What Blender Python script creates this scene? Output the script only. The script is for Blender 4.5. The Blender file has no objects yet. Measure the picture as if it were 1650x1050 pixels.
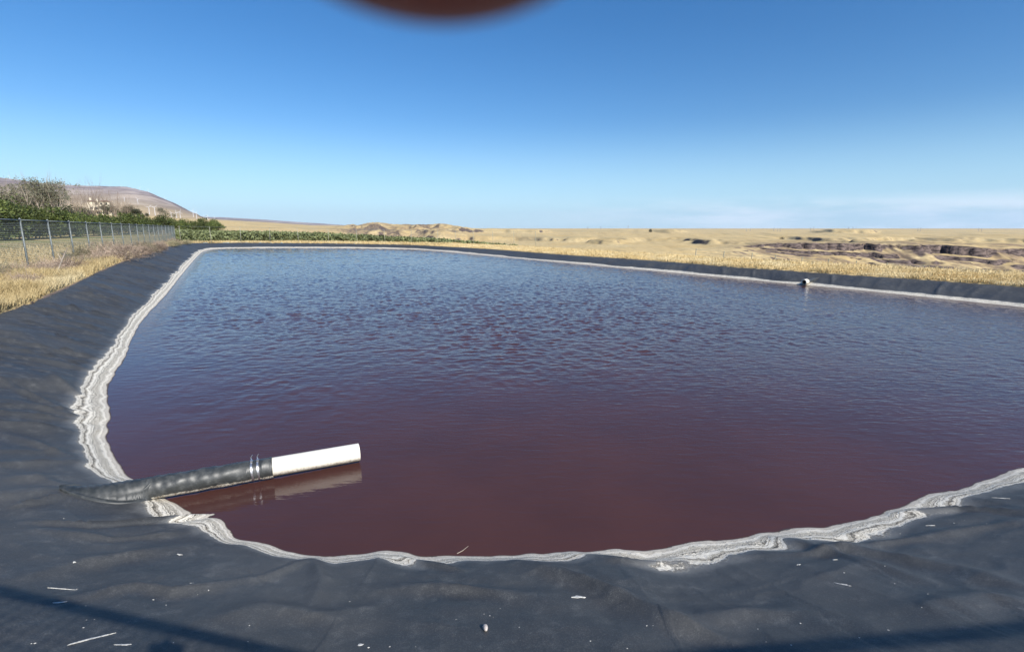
import bpy, math, random
import numpy as np
from mathutils import Vector, Matrix
R = math.radians
scene = bpy.context.scene
C = scene.collection

# ------------------------------------------------------------------ camera
ZC = 2.25; PITCH = 11.1; F = 800.0; CX = 825.0; CY = 525.0      # focal length in pixels of a 1650 px wide picture
cam = bpy.data.cameras.new('camera'); camo = bpy.data.objects.new('camera', cam); C.objects.link(camo)
camo.location = (0, 0, ZC); camo.rotation_euler = (R(90 - PITCH), 0, 0)
cam.sensor_width = 36.0; cam.lens = F / 1650 * 36; cam.clip_start = 0.004; cam.clip_end = 60000
cam.dof.use_dof = True; cam.dof.focus_distance = 9.0; cam.dof.aperture_fstop = 20.0   # a telephone lens
scene.camera = camo
# ------------------------------------------------------------------ world and sun
SUN_EL, SUN_AZ = 37.0, 141.0           # azimuth clockwise from +Y: behind the camera and to the right
w = bpy.data.worlds.new('World'); scene.world = w; w.use_nodes = True
wn, wl = w.node_tree.nodes, w.node_tree.links
bg = wn['Background']; bg.inputs[1].default_value = 0.097
sky = wn.new('ShaderNodeTexSky'); sky.sky_type = 'NISHITA'; sky.sun_disc = False
sky.sun_elevation = R(SUN_EL); sky.sun_rotation = R(SUN_AZ)
sky.altitude = 300; sky.air_density = 1.0; sky.dust_density = 0.3; sky.ozone_density = 4.0
def wnode(t, **k):
    n = wn.new(t)
    for a, b in k.items(): setattr(n, a, b)
    return n
hs = wnode('ShaderNodeHueSaturation'); hs.inputs['Hue'].default_value = 0.503
hs.inputs['Saturation'].default_value = 1.28; wl.new(sky.outputs[0], hs.inputs['Color'])
tc = wnode('ShaderNodeTexCoord'); sp = wnode('ShaderNodeSeparateXYZ'); wl.new(tc.outputs['Generated'], sp.inputs[0])
mp = wnode('ShaderNodeMapping'); mp.inputs['Scale'].default_value = (5, 5, 34); wl.new(tc.outputs['Generated'], mp.inputs[0])
nz = wnode('ShaderNodeTexNoise'); nz.inputs['Scale'].default_value = 1.0; nz.inputs['Detail'].default_value = 6
nz.inputs['Roughness'].default_value = 0.6; wl.new(mp.outputs[0], nz.inputs['Vector'])
def wmath(op, a, b=None, c=None):
    n = wn.new('ShaderNodeMath'); n.operation = op
    for i, v in enumerate((a, b, c)):
        if v is None: continue
        if isinstance(v, (int, float)): n.inputs[i].default_value = v
        else: wl.new(v, n.inputs[i])
    return n.outputs[0]
def wramp(v, a, b, lo=0.0, hi=1.0):
    n = wn.new('ShaderNodeMapRange'); n.interpolation_type = 'SMOOTHSTEP'
    n.inputs[1].default_value = a; n.inputs[2].default_value = b; n.inputs[3].default_value = lo; n.inputs[4].default_value = hi
    wl.new(v, n.inputs[0]); return n.outputs[0]
cl = wmath('MULTIPLY', wramp(nz.outputs[0], 0.36, 0.66), wramp(sp.outputs['Z'], 0.062, 0.030))
cl = wmath('MULTIPLY', cl, wramp(sp.outputs['X'], -0.05, 0.45))
cl = wmath('MULTIPLY', cl, 0.8)
hb = wnode('ShaderNodeMix', data_type='RGBA'); wl.new(wmath('MULTIPLY', wramp(sp.outputs['Z'], 0.20, 0.0), 0.7), hb.inputs[0]); wl.new(hs.outputs[0], hb.inputs[6]); hb.inputs[7].default_value = (3.5, 5.9, 7.9, 1)
mx = wnode('ShaderNodeMix', data_type='RGBA'); wl.new(cl, mx.inputs[0]); wl.new(hb.outputs[2], mx.inputs[6])
mx.inputs[7].default_value = (6.6, 7.5, 8.4, 1); wl.new(mx.outputs[2], bg.inputs[0])

sd = bpy.data.lights.new('sun', 'SUN'); sd.energy = 4.8; sd.angle = R(0.55); sd.color = (1.0, 0.955, 0.885)
so = bpy.data.objects.new('sun', sd); C.objects.link(so)
SD = Vector((math.sin(R(SUN_AZ)) * math.cos(R(SUN_EL)), math.cos(R(SUN_AZ)) * math.cos(R(SUN_EL)), math.sin(R(SUN_EL))))
so.rotation_euler = SD.to_track_quat('Z', 'Y').to_euler()
scene.view_settings.view_transform = 'Standard'; scene.view_settings.look = 'None'
scene.view_settings.exposure = 0.5; scene.view_settings.gamma = 1.0
scene.render.engine = 'CYCLES'
scene.cycles.max_bounces = 6; scene.cycles.transparent_max_bounces = 12; scene.cycles.volume_bounces = 0

# ------------------------------------------------------------------ helpers
SP_, CP_ = math.sin(R(PITCH)), math.cos(R(PITCH))
def ray(px, py):
    a = (px - CX) / F; b = (CY - py) / F
    f = CP_ + b * SP_; z = -SP_ + b * CP_
    return a / f, z / f                      # x and z per metre of depth
def at_z(px, py, z):                          # the surveyed point seen at px,py lying at height z
    ax, az = ray(px, py); Y = (z - ZC) / az
    return (ax * Y, Y)
def at_y(px, py, Y):
    ax, az = ray(px, py); return Vector((ax * Y, Y, ZC + az * Y))
def hash2(i, j, s):
    v = (i.astype(np.int64) * 374761393 + j.astype(np.int64) * 668265263 + s * 2147483647) & 0xffffffff
    v = ((v ^ (v >> 13)) * 1274126177) & 0xffffffff
    v = ((v ^ (v >> 15)) * 2246822519) & 0xffffffff
    return ((v ^ (v >> 16)) & 0xffffff) / float(0xffffff)
def vnoise(x, y, s=0):
    x = np.asarray(x, float); y = np.asarray(y, float)
    i = np.floor(x); j = np.floor(y); u = x - i; v = y - j
    u = u * u * u * (u * (u * 6 - 15) + 10); v = v * v * v * (v * (v * 6 - 15) + 10)
    a = hash2(i, j, s); b = hash2(i + 1, j, s); c = hash2(i, j + 1, s); d = hash2(i + 1, j + 1, s)
    return (a + (b - a) * u + (c - a) * v + (a - b - c + d) * u * v) * 2 - 1
def fbm(x, y, o=4, s=0, g=0.5):
    t = 0; a = 1.0; n = 0
    for k in range(o):
        t = t + a * vnoise(x * 2 ** k + 17.3 * k, y * 2 ** k - 9.1 * k, s + k); n += a; a *= g
    return t / n
def sstep(x, a, b):
    t = np.clip((x - a) / (b - a), 0, 1); return t * t * (3 - 2 * t)
def mesh_np(name, V, Fc, mats=(), smooth=True, parent=None, attrs=None, midx=None):
    V = np.asarray(V, np.float32); Fc = np.asarray(Fc, np.int32)
    me = bpy.data.meshes.new(name); n = Fc.shape[1]
    me.vertices.add(len(V)); me.vertices.foreach_set('co', V.ravel())
    me.loops.add(Fc.size); me.loops.foreach_set('vertex_index', Fc.ravel())
    me.polygons.add(len(Fc)); me.polygons.foreach_set('loop_start', np.arange(0, Fc.size, n, dtype=np.int32))
    me.polygons.foreach_set('loop_total', np.full(len(Fc), n, np.int32))
    if smooth: me.polygons.foreach_set('use_smooth', np.ones(len(Fc), bool))
    for m in (mats if isinstance(mats, (list, tuple)) else [mats]): me.materials.append(m)
    if midx is not None: me.polygons.foreach_set('material_index', np.asarray(midx, np.int32))
    me.update(calc_edges=True)
    for k, v in (attrs or {}).items():
        a = me.attributes.new(k, 'FLOAT', 'POINT'); a.data.foreach_set('value', np.asarray(v, np.float32))
    me.validate()
    o = bpy.data.objects.new(name, me); C.objects.link(o)
    if parent is not None: o.parent = parent
    return o
class MB:                                     # collects shapes of one mesh
    def __init__(s): s.v = []; s.f = []; s.m = []
    def add(s, v, f, m=0):
        b = len(s.v); s.v += [tuple(p) for p in v]; s.f += [tuple(b + i for i in q) for q in f]; s.m += [m] * len(f)
    def box(s, c, d, rz=0, m=0):
        cs, sn = math.cos(rz), math.sin(rz); v = []
        for dx, dy, dz in ((-1,-1,-1),(1,-1,-1),(1,1,-1),(-1,1,-1),(-1,-1,1),(1,-1,1),(1,1,1),(-1,1,1)):
            x, y, z = dx*d[0]/2, dy*d[1]/2, dz*d[2]/2
            v.append((c[0] + x*cs - y*sn, c[1] + x*sn + y*cs, c[2] + z))
        s.add(v, ((0,3,2,1),(4,5,6,7),(0,1,5,4),(1,2,6,5),(2,3,7,6),(3,0,4,7)), m)
    def tube(s, pts, rad, n=8, caps=True, m=0):
        pts = [Vector(p) for p in pts]
        if isinstance(rad, (int, float)): rad = [rad] * len(pts)
        V = []; ref = None
        for i, p in enumerate(pts):
            d = (pts[min(i+1, len(pts)-1)] - pts[max(i-1, 0)]).normalized()
            if ref is None: ref = Vector((0,0,1)) if abs(d.z) < 0.9 else Vector((1,0,0))
            u = d.cross(ref).normalized(); ref = u.cross(d).normalized()
            for k in range(n):
                a = 2*math.pi*k/n; V.append(p + (u*math.cos(a) + ref*math.sin(a))*rad[i])
        Fc = []
        for i in range(len(pts)-1):
            for k in range(n):
                a = i*n+k; b = i*n+(k+1)%n; Fc.append((a, a+n, b+n, b))
        if caps: Fc.append(tuple(range(n))); Fc.append(tuple(reversed([(len(pts)-1)*n+k for k in range(n)])))
        s.add(V, Fc, m)
    def build(s, name, mats, parent=None, smooth=False):
        me = bpy.data.meshes.new(name); me.from_pydata(s.v, [], s.f)
        for m in (mats if isinstance(mats, (list, tuple)) else [mats]): me.materials.append(m)
        me.polygons.foreach_set('material_index', np.array(s.m, np.int32))
        if smooth: me.polygons.foreach_set('use_smooth', np.ones(len(s.f), bool))
        me.update(); o = bpy.data.objects.new(name, me); C.objects.link(o)
        if parent is not None: o.parent = parent
        return o
def tag(o, label=None, cat=None, group=None, kind=None):
    if label: o['label'] = label
    if cat: o['category'] = cat
    if group: o['group'] = group
    if kind: o['kind'] = kind
    return o
def empty(name, loc=(0,0,0), rz=0):
    o = bpy.data.objects.new(name, None); C.objects.link(o); o.location = loc; o.rotation_euler = (0,0,rz)
    o.empty_display_size = 0.1; return o
def copy_tree(o, parent=None):
    c = o.copy(); C.objects.link(c)
    if parent is not None: c.parent = parent
    for ch in [k for k in o.children]: copy_tree(ch, c)
    return c

# ------------------------------------------------------------------ material kit
class Mat:
    def __init__(s, name):
        s.m = bpy.data.materials.new(name); s.m.use_nodes = True
        s.n = s.m.node_tree.nodes; s.l = s.m.node_tree.links; s.b = s.n['Principled BSDF']
        g = s.n.new('ShaderNodeNewGeometry'); s.pos = g.outputs['Position']; s.geo = g
    def put(s, v, sock):
        if isinstance(v, (int, float)): sock.default_value = v
        elif isinstance(v, tuple): sock.default_value = v if len(v) == 4 or sock.type == 'VECTOR' else (*v, 1)
        else: s.l.new(v, sock)
    def map(s, scale, vec=None, rot=(0,0,0)):
        n = s.n.new('ShaderNodeMapping'); n.inputs['Scale'].default_value = scale; n.inputs['Rotation'].default_value = rot
        s.l.new(vec or s.pos, n.inputs[0]); return n.outputs[0]
    def obj(s):
        return s.n.new('ShaderNodeTexCoord').outputs['Object']
    def noise(s, scale, vec=None, detail=4, rough=0.55, dist=0, out=0):
        n = s.n.new('ShaderNodeTexNoise'); n.inputs['Scale'].default_value = scale; n.inputs['Detail'].default_value = detail
        n.inputs['Roughness'].default_value = rough; n.inputs['Distortion'].default_value = dist
        s.l.new(vec or s.pos, n.inputs['Vector']); return n.outputs[out]
    def rng(s, v, a, b, lo=0.0, hi=1.0, t='SMOOTHSTEP'):
        n = s.n.new('ShaderNodeMapRange'); n.interpolation_type = t
        for i, q in enumerate((a, b, lo, hi)): n.inputs[i+1].default_value = q
        s.put(v, n.inputs[0]); return n.outputs[0]
    def math(s, op, a, b=0.0):
        n = s.n.new('ShaderNodeMath'); n.operation = op; s.put(a, n.inputs[0]); s.put(b, n.inputs[1]); return n.outputs[0]
    def mix(s, f, a, b, mode='MIX'):
        n = s.n.new('ShaderNodeMix'); n.data_type = 'RGBA'; n.blend_type = mode
        s.put(f, n.inputs[0]); s.put(a, n.inputs[6]); s.put(b, n.inputs[7]); return n.outputs[2]
    def attr(s, name):
        n = s.n.new('ShaderNodeAttribute'); n.attribute_name = name; return n.outputs['Fac']
    def sep(s, v=None):
        n = s.n.new('ShaderNodeSeparateXYZ'); s.l.new(v or s.pos, n.inputs[0]); return n.outputs
    def bump(s, h, strength=0.5, dist=0.02, prev=None):
        n = s.n.new('ShaderNodeBump'); n.inputs['Strength'].default_value = strength if isinstance(strength, (int, float)) else 1
        if not isinstance(strength, (int, float)): s.l.new(strength, n.inputs['Strength'])
        n.inputs['Distance'].default_value = dist
        s.l.new(h, n.inputs['Height'])
        if prev is not None: s.l.new(prev, n.inputs['Normal'])
        return n.outputs[0]
    def done(s, color, rough=0.8, normal=None, spec=None, metal=None, **k):
        s.put(color, s.b.inputs['Base Color']); s.put(rough, s.b.inputs['Roughness'])
        if normal is not None: s.l.new(normal, s.b.inputs['Normal'])
        if spec is not None: s.put(spec, s.b.inputs['Specular IOR Level'])
        if metal is not None: s.put(metal, s.b.inputs['Metallic'])
        for a, v in k.items(): s.put(v, s.b.inputs[a.replace('_', ' ')])
        return s.m
def simple(name, ca, cb, scale=6, rough=0.8, bump=0.0, **k):
    q = Mat(name); n = q.noise(scale, q.obj(), 5)
    return q.done(q.mix(q.rng(n, 0.3, 0.7), ca, cb), rough, q.bump(n, bump, 0.01) if bump else None, **k)
def leafy(name, ca, cb, cc, scale=1.2):
    q = Mat(name); oi = q.n.new('ShaderNodeObjectInfo')
    isl = q.n.new('ShaderNodeNewGeometry').outputs['Random Per Island']
    c = q.mix(q.rng(isl, 0.0, 1.0, 0, 1, 'LINEAR'), ca, cb)
    c = q.mix(q.rng(q.noise(scale, q.obj(), 3), 0.45, 0.7), c, cc)
    hv = q.n.new('ShaderNodeHueSaturation'); q.l.new(c, hv.inputs['Color']); q.l.new(q.rng(oi.outputs['Random'], 0, 1, .62, 1.3, 'LINEAR'), hv.inputs['Value'])
    return q.done(hv.outputs[0], 0.65, spec=0.3)

# liner -------------------------------------------------------------
q = Mat('pond liner'); cr = q.attr('crust')                    # crust: height above the water in units of the crust's own height
n1 = q.noise(1.1, detail=6, rough=0.6); n2 = q.noise(9, detail=6, rough=0.65); n3 = q.noise(140, detail=3, rough=0.7)
n4 = q.noise(420, detail=2)
base = q.mix(q.rng(n1, 0.35, 0.68), (0.034, 0.036, 0.038), (0.050, 0.052, 0.053))
base = q.mix(q.math('MULTIPLY', q.rng(n2, 0.45, 0.75), 0.3), base, (0.074, 0.077, 0.078))
base = q.mix(q.math('MULTIPLY', q.rng(n3, 0.48, 0.72), 0.6), base, (0.115, 0.115, 0.112))
base = q.mix(q.rng(q.math('ADD', q.math('MULTIPLY', n4, 0.6), q.math('MULTIPLY', n2, 0.4)), 0.58, 0.66), base, (0.19, 0.188, 0.175))
ds = q.attr('dust'); base = q.mix(q.math('MULTIPLY', ds, 0.2), base, (0.10, 0.105, 0.108))
wob = q.math('ADD', q.math('MULTIPLY', q.math('SUBTRACT', q.noise(3.5, detail=4, rough=0.55), 0.5), 0.45),
             q.math('MULTIPLY', q.math('SUBTRACT', q.noise(34, detail=4, rough=0.7), 0.5), 0.24))
cw = q.math('ADD', cr, wob)
bands = q.n.new('ShaderNodeTexNoise'); bands.noise_dimensions = '1D'; bands.inputs['Scale'].default_value = 7.5
bands.inputs['Detail'].default_value = 5; bands.inputs['Roughness'].default_value = 0.75; q.l.new(cw, bands.inputs['W'])
bnd = bands.outputs[0]
salt = q.mix(q.rng(bnd, 0.44, 0.53), (0.22, 0.19, 0.14), (0.79, 0.74, 0.63))
salt = q.mix(q.rng(n3, 0.55, 0.95), salt, (0.46, 0.43, 0.37))
salt = q.mix(q.math('MULTIPLY', q.rng(cw, 0.28, 0.05), 0.45), salt, (0.20, 0.15, 0.11))
m1 = q.math('MULTIPLY', q.rng(cw, 1.02, 0.86), q.rng(q.math('ADD', q.math('MULTIPLY', bnd, 0.8), q.math('MULTIPLY', n2, 0.2)), 0.36, 0.45))
veil = q.math('MULTIPLY', q.rng(cw, 1.35, 0.9), 0.26)         # thin dried film just above the crust
col = q.mix(veil, base, (0.36, 0.36, 0.34)); col = q.mix(m1, col, salt)
col = q.mix(q.rng(cr, 0.07, 0.0), col, (0.05, 0.03, 0.022))     # wet foot
nr = q.bump(q.noise(260, detail=2), 0.25, 0.002); nr = q.bump(q.math('MULTIPLY', n2, 1.0), 0.25, 0.02, nr)
nr = q.bump(q.math('MULTIPLY', q.math('MULTIPLY', m1, bnd), 1.0), 0.8, 0.012, nr)
M_LINER = q.done(col, q.math('ADD', q.rng(n1, 0.3, 0.7, 0.50, 0.64), q.math('MULTIPLY', m1, 0.3)), nr, spec=0.42)
# water -------------------------------------------------------------
q = Mat('pond water'); x, y, z = q.sep()
calm = q.rng(q.math('ADD', q.math('ADD', y, q.math('MULTIPLY', x, 0.30)), q.math('MULTIPLY', q.noise(0.35, detail=3), 4.0)), 4.6, 13.0)
gust = q.rng(q.noise(0.10, q.map((1, 1.6, 1)), detail=3), 0.38, 0.62)
lee = q.rng(q.math('ADD', x, q.math('MULTIPLY', y, 0.54)), -9.5, -5.0)      # the strip in the lee of the left bank is smooth
east = q.rng(q.math('SUBTRACT', x, q.math('MULTIPLY', y, 0.35)), -6.0, 6.0, 1.0, 0.42)
rip = q.noise(7.5, q.map((0.55, 1.7, 1), rot=(0,0,R(-22))), detail=3, rough=0.5, dist=0.3)
fine = q.noise(22, q.map((0.6, 1.7, 1), rot=(0,0,R(20))), detail=2, rough=0.5)
sw = q.noise(1.1, detail=2)
h = q.math('MULTIPLY', rip, q.math('ADD', q.math('MULTIPLY', calm, 0.0100), 0.0026))
h = q.math('ADD', h, q.math('MULTIPLY', fine, q.math('ADD', q.math('MULTIPLY', calm, 0.002), 0.0004)))
h = q.math('ADD', h, q.math('MULTIPLY', sw, 0.004))
n = q.bump(h, 1.0, 1.0)
mur = q.mix(q.rng(q.noise(0.8, detail=3), 0.3, 0.7), (0.069, 0.0300, 0.0255), (0.058, 0.0260, 0.0230))
M_WATER = q.done(mur, 0.05, n, IOR=1.333, spec=0.5)
# terrain -----------------------------------------------------------
q = Mat('dry grassland'); x, y, z = q.sep(); nz_ = q.sep(q.geo.outputs['Normal'])[2]
nA = q.noise(0.012, detail=6, rough=0.6); nB = q.noise(0.25, detail=6, rough=0.6); nC = q.noise(5, detail=5, rough=0.7); nD = q.noise(0.0016, detail=5)
gold = q.mix(q.rng(nA, 0.35, 0.65), (0.64, 0.46, 0.20), (0.68, 0.54, 0.29))
gold = q.mix(q.rng(nB, 0.35, 0.7), gold, (0.46, 0.34, 0.17))
gold = q.mix(q.math('MULTIPLY', q.rng(nC, 0.4, 0.7), 0.6), gold, (0.27, 0.21, 0.12))
gold = q.mix(q.math('MULTIPLY', q.rng(nD, 0.5, 0.65), 0.45), gold, (0.30, 0.26, 0.15))
field = q.attr('field')                                        # green mown patches in the orchard
gold = q.mix(q.math('MULTIPLY', field, q.rng(q.noise(0.09, q.map((1, 2.2, 1)), detail=4), 0.42, 0.6)), gold, (0.16, 0.19, 0.06))
hill = q.attr('hill'); gh = q.noise(0.0022, q.map((1.6, 0.5, 1)), detail=6, rough=0.62)
gold = q.mix(hill, gold, q.mix(q.rng(gh, 0.4, 0.62), (0.19, 0.155, 0.16), (0.40, 0.34, 0.315)))  # hill's mauve brown, paled so the colour carries some distance haze
rk = q.attr('rock')
steep = q.rng(q.math('ADD', nz_, q.math('MULTIPLY', q.math('SUBTRACT', q.noise(0.12, detail=4), 0.5), 0.35)), 0.93, 0.78)
str_ = q.noise(1.0, q.map((0.22, 0.22, 0.9)), detail=5, rough=0.7)
rock = q.mix(q.rng(str_, 0.36, 0.64), (0.035, 0.027, 0.027), (0.19, 0.145, 0.125))
scrub = q.rng(q.noise(0.16, q.map((1, .35, 1)), 5, 0.75), 0.56, 0.66); gold = q.mix(q.math('MULTIPLY', scrub, q.math('MULTIPLY', q.rng(y, 90, 200), 0.6)), gold, (0.27, 0.22, 0.13))
scr = q.attr('scree'); gold = q.mix(q.math('MULTIPLY', scr, q.rng(q.noise(0.06, detail=5, rough=0.65), 0.38, 0.62)), gold, (0.24, 0.175, 0.115))
steep = q.math('MAXIMUM', steep, q.rng(q.math('ADD', rk, q.math('MULTIPLY', q.math('SUBTRACT', q.noise(0.2, detail=4), 0.5), 0.6)), 0.3, 0.6))
col = q.mix(q.math('MULTIPLY', steep, q.rng(hill, 0.0, 1.0, 1.0, 0.25)), gold, rock)
M_LAND = q.done(col, 0.95, q.bump(nC, 0.6, 0.05), spec=0.1)
M_GRASS = leafy('dry grass', (0.62, 0.49, 0.25), (0.46, 0.34, 0.16), (0.68, 0.57, 0.34), 0.5)
M_WEED = leafy('tumbleweed twigs', (0.29, 0.215, 0.16), (0.42, 0.33, 0.25), (0.21, 0.15, 0.11), 1.5)
M_WEEDG = leafy('grey green weed', (0.23, 0.20, 0.12), (0.33, 0.29, 0.18), (0.17, 0.17, 0.09), 1.5)
M_ORCH = leafy('orchard leaves', (0.038, 0.06, 0.015), (0.13, 0.155, 0.038), (0.022, 0.036, 0.011), 0.9)
M_OLIVE = leafy('grey green leaves', (0.15, 0.15, 0.095), (0.23, 0.22, 0.15), (0.09, 0.095, 0.065), 0.5)
M_DARK = leafy('dark leaves', (0.045, 0.055, 0.03), (0.08, 0.085, 0.045), (0.03, 0.035, 0.024), 0.5)
M_CROP = leafy('crop leaves', (0.17, 0.20, 0.08), (0.25, 0.28, 0.13), (0.11, 0.13, 0.055), 0.4)
M_BARK = simple('bark', (0.16, 0.12, 0.09), (0.26, 0.21, 0.16), 4, 0.9)
M_PALEBARK = simple('pale bark', (0.28, 0.23, 0.18), (0.40, 0.34, 0.28), 4, 0.9)
M_GALV = simple('galvanised steel', (0.13, 0.15, 0.145), (0.22, 0.24, 0.235), 9, 0.6, metal=0.2)
M_WIRE = simple('weathered wire', (0.15, 0.18, 0.18), (0.24, 0.27, 0.27), 9, 0.55, metal=0.2)
M_WOODP = simple('pale fence post', (0.26, 0.26, 0.20), (0.36, 0.35, 0.28), 5, 0.8)
M_TURB = simple('white turbine paint', (0.66, 0.67, 0.70), (0.72, 0.73, 0.76), 1, 0.5)
M_PYLON = simple('pylon steel', (0.30, 0.30, 0.31), (0.38, 0.38, 0.39), 1, 0.6)
M_STUCCO = simple('cream stucco', (0.66, 0.58, 0.44), (0.72, 0.65, 0.52), 2, 0.9)
M_ROOF = simple('brown roof tiles', (0.16, 0.10, 0.075), (0.24, 0.15, 0.11), 3, 0.9)
M_GLASS = simple('dark window glass', (0.03, 0.035, 0.04), (0.05, 0.055, 0.06), 2, 0.15)
M_STEEL = simple('stainless clamp', (0.55, 0.56, 0.57), (0.68, 0.69, 0.70), 30, 0.3, metal=0.9)
M_FLECK = simple('dried salt fleck', (0.36, 0.35, 0.32), (0.72, 0.70, 0.64), 90, 0.9)
M_STONE = simple('grey pebble', (0.38, 0.33, 0.29), (0.55, 0.50, 0.46), 80, 0.8)
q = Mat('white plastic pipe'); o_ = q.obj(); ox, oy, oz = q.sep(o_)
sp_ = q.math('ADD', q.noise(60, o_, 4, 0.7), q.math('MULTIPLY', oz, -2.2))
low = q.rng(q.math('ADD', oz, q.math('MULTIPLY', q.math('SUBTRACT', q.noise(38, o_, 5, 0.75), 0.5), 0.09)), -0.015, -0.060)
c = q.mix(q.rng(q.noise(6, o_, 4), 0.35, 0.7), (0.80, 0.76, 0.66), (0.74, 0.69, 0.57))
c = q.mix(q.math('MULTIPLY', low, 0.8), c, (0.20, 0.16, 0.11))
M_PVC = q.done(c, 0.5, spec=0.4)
q = Mat('black rubber sleeve'); o_ = q.obj(); ox, oy, oz = q.sep(o_)
low = q.rng(q.math('ADD', oz, q.math('MULTIPLY', q.math('SUBTRACT', q.noise(30, o_, 5, 0.75), 0.5), 0.06)), -0.040, -0.052)
c = q.mix(q.rng(q.noise(14, o_, 5, 0.7), 0.4, 0.75), (0.028, 0.031, 0.031), (0.085, 0.089, 0.086))
c = q.mix(low, c, q.mix(q.rng(q.noise(70, o_, 3, 0.7), 0.4, 0.6), (0.66, 0.62, 0.52), (0.22, 0.18, 0.13)))
M_SLEEVE = q.done(c, q.math('ADD', 0.46, q.math('MULTIPLY', low, 0.5)), q.bump(q.noise(60, o_, 3), 0.2, 0.003), spec=0.6)
M_SKIRT = simple('black rubber skirt', (0.022, 0.026, 0.027), (0.060, 0.064, 0.064), 14, 0.5, 0.2, spec=0.5)
q = Mat('skin'); c = q.mix(q.rng(q.noise(300, q.obj(), 4), 0.4, 0.7), (0.20, 0.070, 0.070), (0.17, 0.058, 0.060))
M_SKIN = q.done(c, 0.55, q.bump(q.noise(900, q.obj(), 3), 0.2, 0.0005), Subsurface_Weight=0.0)
M_NAIL = simple('finger nail', (0.55, 0.34, 0.29), (0.60, 0.40, 0.35), 200, 0.35)
M_PHONE = simple('phone glass', (0.02, 0.02, 0.022), (0.03, 0.03, 0.032), 20, 0.2)

# ------------------------------------------------------------------ pond outline
wl_px = [(1650,750),(1590,773),(1555,787),(1520,791),(1480,800),(1450,815),(1410,829),(1370,840),(1320,847),(1240,852),(1180,866),(1100,875),(1060,887),(990,884),
 (900,889),(800,894),(750,894),(690,894),(655,890),(620,885),(590,890),(560,892),(500,891),(450,884),(405,871),(380,866),(368,850),(352,832),(320,826),(290,812),
 (242,790),(232,776),(205,764),(185,737),(174,715),(171,690),(182,668),(172,645),(173,625),(186,600),(205,570),(214,540),(235,508),(262,482),(281,458),(301,433),(317,414),(328,404),
 (350,400.2),(459,399.6),(560,399.6),(658,401),(700,404),(750,408.5),(800,413),(914,423.6),(1050,436),(1150,445.5),(1300,459.5),(1400,469),(1500,479.5),(1650,495)]
WLP = [at_z(a, b, 0.0) for a, b in wl_px] + [(16.6,9.6),(17.6,7.6),(17.2,6.0),(15.5,5.3),(12,5.0),(8,4.85)]
cr_px = [(0,505,.76),(60,484,.76),(110,462,.76),(150,442,.76),(200,420,.75),(250,402,.72),(285,393.8,.62),(310,391.2,.54),(400,391,.5),(500,391.5,.5),(600,393,.46),
 (660,394,.45),(750,399,.42),(800,401.8,.41),(914,411,.40),(982,415,.40),(1104,423.4,.41),(1150,427.6,.42),(1301,438,.42),(1468,449,.42),(1650,462,.43)]
CRP = [(*at_z(a, b, z), z) for a, b, z in cr_px] + [(18.3,11.0,.45),(19.8,8.0,.5),(20.0,5.0,.6),(18.0,2.9,.7),(12,2.3,.75),(6,1.7,.75),(3,.75,.75),(1,.35,.75),(-1.5,.45,.75),(-3.6,1.2,.75),(-5.6,3.0,.76),(-7.6,6.0,.76)]
def closed(P, step):
    P = np.array(P, float); Q = np.vstack([P, P[:1]]); out = []
    for a, b in zip(Q[:-1], Q[1:]):
        k = max(1, int(np.linalg.norm((b - a)[:2]) / step)); 
        for i in range(k): out.append(a + (b - a) * i / k)
    return np.array(out)
def chaikin(P, it=2):
    P = np.array(P, float)
    for _ in range(it):
        Q = np.roll(P, -1, 0); P = np.stack([P*.75 + Q*.25, P*.25 + Q*.75], 1).reshape(-1, P.shape[1])
    return P
WLC = chaikin(WLP, 2); CRC = chaikin(CRP, 2)
def inside(x, y, P):
    r = np.zeros(x.shape, bool); n = len(P)
    for i in range(n):
        x0, y0 = P[i][:2]; x1, y1 = P[(i+1) % n][:2]
        if y0 == y1: continue
        c = (y0 > y) != (y1 > y)
        r ^= c & (x < (x1-x0)*(y-y0)/(y1-y0) + x0)
    return r
def pdist(x, y, P, close=True, val=None):
    n = len(P); best = np.full(x.shape, 1e18); arc = np.zeros(x.shape); vv = np.zeros(x.shape); acc = 0
    for i in range(n if close else n-1):
        a = P[i]; b = P[(i+1) % n]; dx, dy = b[0]-a[0], b[1]-a[1]; L2 = dx*dx + dy*dy
        if L2 < 1e-14: continue
        t = np.clip(((x-a[0])*dx + (y-a[1])*dy)/L2, 0, 1); d = (x-a[0]-t*dx)**2 + (y-a[1]-t*dy)**2
        m = d < best; best = np.where(m, d, best); L = math.sqrt(L2); arc = np.where(m, acc + t*L, arc)
        if val is not None: vv = np.where(m, a[val] + t*(b[val]-a[val]), vv)
        acc += L
    return np.sqrt(best), arc, vv
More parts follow.
